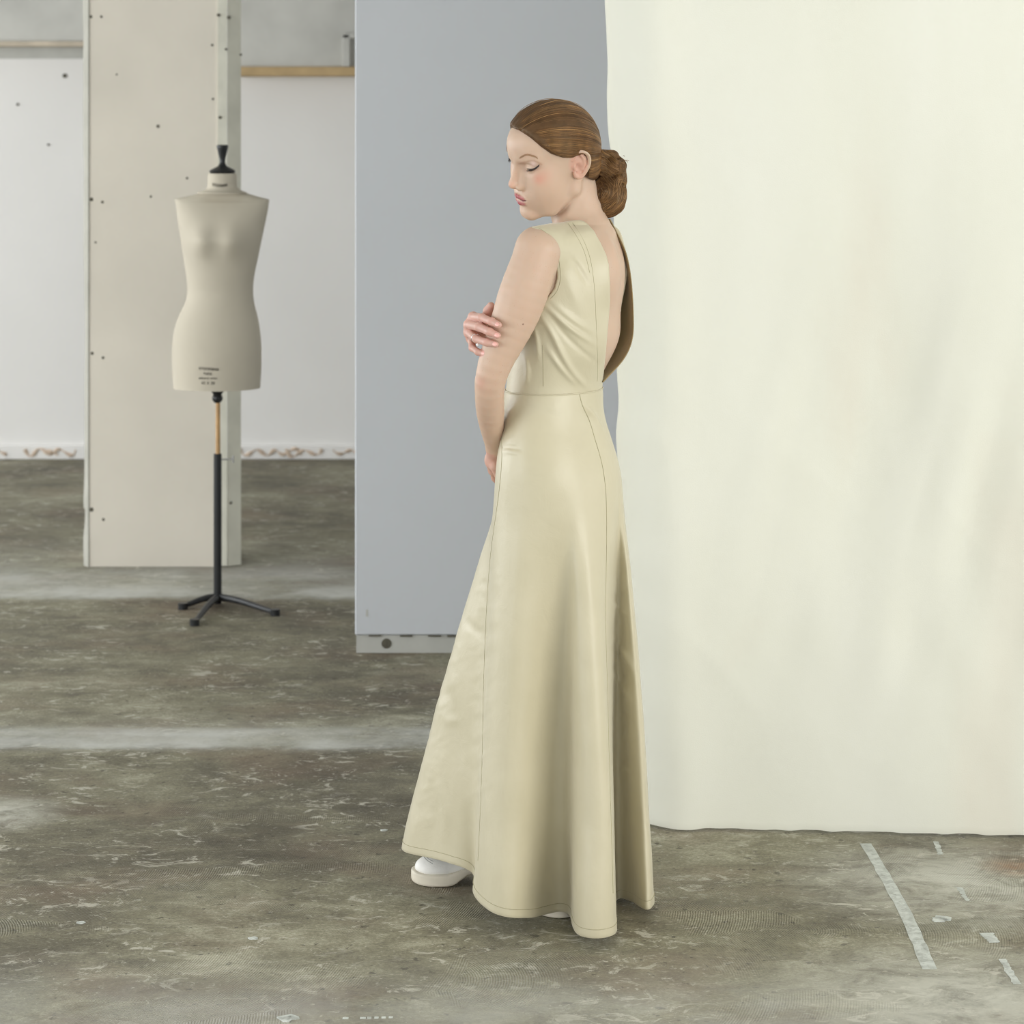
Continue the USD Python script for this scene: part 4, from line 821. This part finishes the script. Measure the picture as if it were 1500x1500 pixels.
for k in range(5):
    su = (np.array([g.uniform(-.02, .085), g.uniform(-.05, .03), .095]) - HC) / HE; L = strand(su, 0, .5, .002); L[:, 2] += np.sin(np.linspace(0, 3.14, len(L))) * g.uniform(.0005, .0025); tones["hair_light"].append(L - PO)
for t_, L in tones.items():
    tag(curves("hair_strands", L, .00095, t_, hair), {"hair_dark": "dark copper-brown strands", "hair_mid": "copper-brown strands", "hair_light": "light copper strands"}[t_])

# --- bodice
PXZ = lambda poly: np.array([((a - 750) / F * D0, Zp(b)) for a, b in poly])
ARMH = PXZ([(740, 300), (776, 333), (784, 335.5), (793, 338), (801, 345), (808, 358), (812.5, 374), (815.5, 392), (816, 408), (812.5, 421), (806, 431), (799, 438), (790, 446), (770, 452), (700, 452), (700, 300)])
VBACK = PXZ([(846, 318), (860, 327), (870, 338), (880, 356), (888, 373), (892, 388), (893.5, 415), (893.8, 440), (891.5, 470), (888, 510), (883.5, 556), (882.5, 561), (960, 561), (960, 300), (846, 300)])
NECKT = PXZ([(760, 300), (776, 332.5), (790, 330), (806, 327), (818, 326.3), (834, 323.5), (846, 322.2), (858, 323), (870, 326), (960, 326), (960, 250), (700, 250), (700, 300)])
FOLDS = [([(797, 446), (820, 468), (845, 488), (870, 504)], 4.2, .0050), ([(792, 462), (810, 492), (828, 528), (848, 556), (868, 575)], 4.5, .0065), ([(781, 476), (786, 500), (789, 530)], 4, .0042),
         ([(806, 440), (836, 466), (872, 488)], 5, .0030), ([(800, 508), (822, 540), (846, 566)], 4, .0048), ([(836, 376), (850, 398), (862, 420)], 5, -.0035), ([(803, 456), (824, 486), (850, 512), (872, 530)], 4, -.0032),
         ([(768, 520), (772, 545), (770, 566)], 4, .004), ([(826, 395), (840, 430), (860, 470)], 9, .0025)]
def fold_disp(p, folds, near_y):
    s = D0 / p[:, 1]; q = np.stack([750 + p[:, 0] * F / p[:, 1], YH + (EYE - p[:, 2]) * F / p[:, 1]], 1); out = np.zeros(len(p)); m = p[:, 1] < near_y
    for line, sg, amp in folds:
        d, fr = seg_d2(q[m], spline([(a, b, 0) for a, b in line], 14)[:, :2]); out[m] += amp * np.exp(-(d / sg) ** 2) * np.clip(np.sin(np.pi * np.clip(fr, .03, .97)), 0, 1) ** .7
    return out
def bodice_sd(p):
    d = yoke(p, .0070)
    d = d - fold_disp(p, FOLDS, 5.42) * np.clip((p[:, 2] - Zp(571)) / .03, 0, 1)
    q = p[:, [0, 2]]; sx = q * (D0 / p[:, 1])[:, None]; sx[:, 1] = EYE + (q[:, 1] - EYE) * D0 / p[:, 1]
    cut = np.where(p[:, 1] < 5.36, poly_sd(sx, ARMH), 1.0); d = smax(d, -cut, .003)
    cv = poly_sd(sx, VBACK); d = smax(d, -np.where(p[:, 1] < 5.47, cv, 1.0), .003)
    d = smax(d, -poly_sd(sx, NECKT), .003)
    return smax(d, Zp(573) - p[:, 2], .004)
bod = taubin(biggest(nets(bodice_sd, np.arange(-.03, .30, .0022), np.arange(5.16, 5.68, .0026), np.arange(Zp(584), 1.53, .0022))), 5)
bodice = tag(pobj("bodice", bod, "khaki_satin"), "sleeveless khaki bodice cut low at the back")
# free edge of the low back on her right side, standing off the skin
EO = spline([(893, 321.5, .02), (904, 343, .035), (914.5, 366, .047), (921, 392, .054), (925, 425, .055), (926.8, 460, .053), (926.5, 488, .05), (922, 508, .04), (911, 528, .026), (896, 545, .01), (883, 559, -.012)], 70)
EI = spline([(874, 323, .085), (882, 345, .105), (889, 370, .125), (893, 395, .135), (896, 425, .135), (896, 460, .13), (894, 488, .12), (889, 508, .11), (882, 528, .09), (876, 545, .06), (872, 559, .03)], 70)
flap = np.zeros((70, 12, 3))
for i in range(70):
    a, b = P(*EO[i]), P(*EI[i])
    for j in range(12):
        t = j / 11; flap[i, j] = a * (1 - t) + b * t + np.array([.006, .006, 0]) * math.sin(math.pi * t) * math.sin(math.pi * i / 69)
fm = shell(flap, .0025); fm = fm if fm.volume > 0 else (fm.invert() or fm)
tag(pobj("back_edge", fm, "khaki_shaded"), "gaping edge of the low back with the shade of its inside painted olive-brown")

# --- skirt
hem_px = [(590, 1246, .085), (612, 1253, .090), (640, 1259, .095), (664, 1266, .096), (684, 1273, .090), (694, 1282, .078), (693, 1300, .062), (697, 1316, .058), (710, 1329, .056), (730, 1340, .054), (748, 1344, .050), (764, 1344.5, .042), (778, 1344, .031), (792, 1341.5, .022), (806, 1338, .019),
          (820, 1335.5, .019), (832, 1339, .021), (837.5, 1351, .022), (842, 1364, .023), (852, 1371.5, .024), (870, 1374.5, .025), (886, 1373.5, .025), (899, 1369, .023), (903, 1357, .018), (900, 1340, .010), (899, 1325, .006), (907, 1316, .008), (922, 1319, .012), (935, 1327, .019), (948, 1332.5, .026), (956, 1328, .024)]
hem = [on_floor(*p) for p in hem_px] + [np.array(a) for a in ((.300, 5.50, .018), (.262, 5.575, .02), (.225, 5.60, .02), (.190, 5.66, .03), (.135, 5.70, .03), (.085, 5.68, .03), (.03, 5.72, .04), (-.05, 5.745, .05), (-.11, 5.72, .06), (-.18, 5.725, .07), (-.232, 5.690, .08))]
HM = spline(hem, 900, True)
hc0 = np.array([.085, 5.47]); ang = np.unwrap(np.arctan2(HM[:, 1] - hc0[1], HM[:, 0] - hc0[0]))
if ang[-1] < ang[0]: HM = HM[::-1]; ang = np.unwrap(np.arctan2(HM[:, 1] - hc0[1], HM[:, 0] - hc0[0]))
NA = 440; arc_ = np.r_[0, np.cumsum(np.linalg.norm(np.diff(np.vstack([HM, HM[:1]]), axis=0), axis=1))]
si = np.interp(np.linspace(0, arc_[-1], NA, endpoint=False), arc_[:-1], np.arange(900)); HM = np.stack([np.interp(si, np.arange(900), HM[:, k]) for k in range(3)], 1); ang = np.interp(si, np.arange(900), ang)
angs = gaussian_filter1d(np.r_[ang - 2 * np.pi, ang, ang + 2 * np.pi], 16)[NA:2 * NA]         # evened-out direction of every fold line from the hip down
ga = np.diff(np.r_[angs, angs[0] + 2 * np.pi]); ga = gaussian_filter1d(np.maximum(ga, .0055), 4, mode="wrap"); ga *= 2 * np.pi / ga.sum(); an2 = angs[0] + np.r_[0, np.cumsum(ga)[:-1]]
angs = an2 + (angs - an2).mean()                                        # every fold keeps a little room at the hip
low = np.stack([gaussian_filter1d(np.r_[HM[:, k]] * 1.0, 34, mode="wrap") for k in range(3)], 1)
def hipring(z, grow):
    q = trunk(np.array([z]))[0]; a, c = q[2] + grow, q[3] + grow
    dx, dy = np.cos(angs), np.sin(angs); u, v = dx * LF[0] + dy * LF[1], dx * FW[0] + dy * FW[1]
    r = 1 / np.sqrt((u / a) ** 2 + (v / c) ** 2)
    return np.stack([q[0] + dx * r, q[1] + dy * r, np.full(NA, z)], 1)
rowsU = [570, 572, 574, 576, 578, 580, 583, 587, 592, 598, 604, 612, 620, 630, 640, 650, 660, 670, 680, 690, 700]
Gk = [hipring(Zp(r), np.interp(r, [570, 575, 576, 582, 640, 700], [.0086, .0088, .0094, .0098, .010, .010])) for r in rowsU]
h0 = Gk[-1]; NT = 150
hpx = 750 + HM[:, 0] * F / HM[:, 1]; keep = gaussian_filter1d(np.where((hpx > 884) & (hpx < 925) & (HM[:, 1] < 5.56), 0.0, 1.0), 5, mode="wrap")[:, None]
for t in np.linspace(0, 1, NT + 1)[1:]:
    sgm = 10 * min(1.0, (1 - t) * 4.5); soft = np.stack([gaussian_filter1d(HM[:, k], sgm, mode="wrap") if sgm > .3 else HM[:, k] for k in range(3)], 1)
    soft = soft * keep + np.stack([gaussian_filter1d(HM[:, k], max(.3, sgm * .28), mode="wrap") for k in range(3)], 1) * (1 - keep); soft[:, 2] = HM[:, 2]
    base = h0 * (1 - t) + low * t; res = soft - low; w = (.35 * t ** .6 + .65 * t) * (1 + .35 * math.sin(math.pi * t)) * np.clip((t - .03) / .14, 0, 1) ** 1.5 if t > .03 else 0.0
    G_ = base + res * w; G_[:, 2] = h0[:, 2] * (1 - t) + HM[:, 2] * t
    Gk.append(G_)
SK = np.array(Gk)
row_s = np.r_[0, np.cumsum(np.linalg.norm(np.diff(SK, axis=0), axis=2).mean(1))]; NR = 230
SK = np.stack([[np.interp(np.linspace(0, row_s[-1], NR), row_s, SK[:, j, k]) for j in range(NA)] for k in range(3)], -1).transpose(1, 0, 2)
kw = np.clip(np.minimum(np.arange(NR) - 8, NR - 1 - np.arange(NR)) / 14, 0, 1)[:, None, None]
SK = SK * (1 - kw) + gaussian_filter1d(SK, 8, axis=0) * kw
q = SK.reshape(-1, 3)
sm0 = trimesh.Trimesh(q, grid_faces(len(SK), NA, True), process=False); nn = np.array(sm0.vertex_normals)
if ((q[:, :2] - hc0) * nn[:, :2]).sum() < 0: nn = -nn
SFOLD = [([(733, 655), (748, 656), (764, 659)], 2.6, -.0032), ([(734, 661), (750, 661.5), (764, 663)], 2.5, .0028), ([(842, 574), (860, 581), (878, 584)], 3, .005), ([(851, 585), (862, 600), (872, 612)], 4.5, .0055), ([(868, 604), (874, 618), (884, 634)], 4.5, .0045), ([(770, 585), (792, 590), (820, 600)], 6, .0035), ([(762, 588), (750, 598), (742, 608)], 5, .003),
         ([(712, 850), (702, 900), (690, 925)], 8, .0025), ([(682, 905), (692, 918), (706, 930)], 7, -.0025), ([(905, 940), (918, 960), (926, 985)], 4, .004), ([(896, 985), (912, 1005), (924, 1030)], 4, .004), ([(893, 880), (905, 890), (920, 900)], 3.5, .003), ([(646, 1050), (660, 1056), (674, 1052)], 7, .002), ([(655, 1000), (668, 1060), (676, 1120)], 7, -.004), ([(640, 1140), (652, 1190), (648, 1240)], 7, .003)]
dsp = fold_disp(q, SFOLD, 5.62) * np.repeat(np.clip((np.arange(SK.shape[0]) - 2) / 6, 0, 1), NA)
spx = np.stack([750 + q[:, 0] * F / q[:, 1], YH + (EYE - q[:, 2]) * F / q[:, 1]], 1); nearside = q[:, 1] < 5.6
for ln, sg, am in (([(906, 850), (910, 1000), (913, 1150)], 11, .0075), ([(714, 850), (708, 1000), (704, 1180)], 16, .0050), ([(660, 950), (640, 1080), (620, 1200)], 16, .0045)):
    dd_, fr_ = seg_d2(spx, ln); dsp += am * (meshkit.fbm(np.c_[spx[:, 0] * .045 + spx[:, 1] * .03, spx[:, 1] * .055, 0 * dsp], 3, int(sg)) - .5) * np.exp(-(dd_ / sg) ** 2) * nearside
zf = np.clip((Zp(700) - q[:, 2]) / .9, 0, 1)
dsp += .0045 * (meshkit.fbm(np.c_[q[:, 0] * 20, q[:, 1] * 20, q[:, 2] * 7], 3, 21) - .5) * (.3 + .7 * zf)
nh = SK.shape[0] * NA; hemm = np.repeat(np.exp(-((np.arange(SK.shape[0])[::-1]) / 3.0) ** 2), NA)
dsp += .0008 * hemm
SK = (q + nn * dsp[:, None]).reshape(SK.shape)
fo = trimesh.Trimesh(SK.reshape(-1, 3), grid_faces(len(SK), NA, True), process=False); no_ = np.array(fo.vertex_normals)
sk = shell(SK, .0028, True, flip=bool(((SK.reshape(-1, 3)[:, :2] - hc0) * no_[:, :2]).sum() < 0))
if sk.volume < 0: sk.invert()
skirt_out = trimesh.Trimesh(SK.reshape(-1, 3), grid_faces(len(SK), NA, True), process=False)
skirt = tag(pobj("skirt", sk, "khaki_satin"), "floor-length flared khaki skirt with deep folds")
# seams: thin stitched lines lying on the cloth
both_m = cat([bod, skirt_out])
def seam(line, mesh, parent, r=.0005, n=70, off=0.0):
    L = drape(mesh, line, n, .0002)
    if len(L) > 5: tag(pobj("seam", tube(L, r, 6), "thread_olive", parent), None)
seam([(838, 325), (851, 345), (862, 370), (868.5, 400), (872, 440), (874, 490), (875.5, 530), (875, 560)], bod, bodice)
seam([(832, 327), (846, 348), (857, 372), (864, 400)], bod, bodice)
seam([(795, 505), (795.5, 535), (796, 566)], bod, bodice)
seam([(789, 334), (800, 341), (810, 352), (817, 372), (820.5, 395), (820.5, 412), (815, 428), (806, 438)], bod, bodice, .0006)
seam([(849, 577), (852, 590), (857, 602), (864, 618), (872, 645), (880, 672), (886.5, 710), (888.5, 760), (888, 830), (887, 900), (889.5, 1000), (892, 1100), (895, 1200), (898, 1310)], skirt_out, skirt, .0010, 260)
seam([(733.5, 618), (735, 650), (734, 690), (727, 750), (719, 810), (714, 870), (710.5, 940), (708, 1020), (706.5, 1100), (704, 1180), (700, 1262)], skirt_out, skirt, .0008, 200)
wl = SK[0] + [0, 0, .0008]; wl = np.vstack([wl, wl[:1]]); tag(pobj('waist_seam', tube(wl, .0012, 6, False), 'khaki_satin', skirt), None)
hl = SK[-4] + 0; hl = np.vstack([hl, hl[:1]]); nn2 = hl - np.r_[hc0, 0] * [1, 1, 0]; nn2[:, 2] = 0; nn2 /= np.linalg.norm(nn2, axis=1, keepdims=True)
pobj("hem_stitching", tube(hl + nn2 * .0006, .0007, 5, False), "thread_olive", skirt)

# --- shoes
OUT = [(.125, 0), (.12, .022), (.10, .038), (.07, .046), (.03, .045), (-.02, .037), (-.07, .034), (-.105, .030), (-.122, .016), (-.125, 0), (-.122, -.016), (-.105, -.030), (-.07, -.033), (-.02, -.033), (.03, -.040), (.07, -.043), (.10, -.036), (.12, -.020)]
OUT = spline([(a, b, 0) for a, b in OUT], 72, True)[:, :2]
def bend(q, lift): 
    q = q.copy(); q[:, 2] -= lift * np.clip((.045 - q[:, 0]) / .17, 0, 1) ** 1.25 + .006 * np.clip((q[:, 0] - .085) / .04, 0, 1) ** 2; return q
def sole_sd(q, lift):
    q = bend(q, lift); o2 = poly_sd(q[:, :2], OUT); h = np.where(q[:, 0] < -.045, 0, np.clip((q[:, 0] + .045) / .02, 0, 1) * np.clip((.03 - q[:, 0]) / .03, 0, 1) * .010)
    return smax(o2, np.maximum(q[:, 2] - .027, h - q[:, 2]), .006)
def upper_sd(q, lift):
    q = bend(q, lift); d = ell(q, (.070, .001, .030), (.047, .038, .030)); d = smin(d, ell(q, (.0, .001, .034), (.095, .034, .044)), .02)
    d = smin(d, ell(q, (-.07, 0, .045), (.047, .029, .045)), .02); d = smin(d, cap(q, (-.055, 0, .055), (-.062, 0, .095), .031, .034), .02)
    d = smin(d, cap(q, (.065, .012, .0575), (.065, -.012, .0575), .0035), .004)
    return smax(smax(d, .026 - q[:, 2], .002), q[:, 2] - .098, .004)
def shoe(ball, direc, lift, label):
    fw = np.array([*direc, 0.0]); fw /= np.linalg.norm(fw); lf = np.array([-fw[1], fw[0], 0]); M = np.stack([fw, lf, [0, 0, 1]], 1); o = ball - fw * .055 + [0, 0, .001]
    gx, gy, gz = np.arange(-.135, .136, .003), np.arange(-.056, .057, .003), np.arange(-.006, .165, .003)
    up_ = taubin(nets(lambda p: upper_sd(p, lift), gx, gy, gz), 3); so = taubin(nets(lambda p: sole_sd(p, lift), gx, gy, gz), 2)
    up_.vertices = up_.vertices @ M.T + o; so.vertices = so.vertices @ M.T + o
    u_ = tag(pobj("shoe", up_, "white_leather"), label); pobj("sole", so, "cream_sole", u_)
    th = np.linspace(-1.25, 1.25, 40)
    for rr_ in (.030, .034):                                              # stitched toe cap
        pts = []
        for a in th:
            x, y = .066 + rr_ * .9 * math.cos(a), rr_ * math.sin(a); z = np.linspace(.027, .09, 130); k = np.nonzero(upper_sd(np.stack([np.full(130, x), np.full(130, y), z], 1), lift) < 0)[0]
            if len(k): pts.append(np.array([x, y, z[k[-1]] + .0006]) @ M.T + o)
        if len(pts) > 5: pobj("toe_cap_seam", tube(gaussian_filter1d(np.array(pts), 1.5, axis=0), .0009, 5), "grey_skirting", u_)
    for x0 in (.052, .040, .028, .016):
        pts = []
        for y in np.linspace(-.015, .015, 9):
            z = np.linspace(.03, .11, 160); dd = upper_sd(np.stack([np.full(160, x0 + .004 * math.sin(y * 200)), np.full(160, y), z], 1), lift); k = np.nonzero(dd < 0)[0]
            if len(k): pts.append(np.array([x0, y, z[k[-1]] + .0015]) @ M.T + o)
        if len(pts) > 3: pobj("lace", tube(np.array(pts), .0018, 6), "white_leather", u_)
shoe(BALL_F, (-1.0, -.04), .065, "white leather lace-up shoe with its toe showing under the hem")
shoe(np.array([-.014, 5.512, 0]), (-.78, .62), 0.0, "white leather shoe almost hidden by the hem")
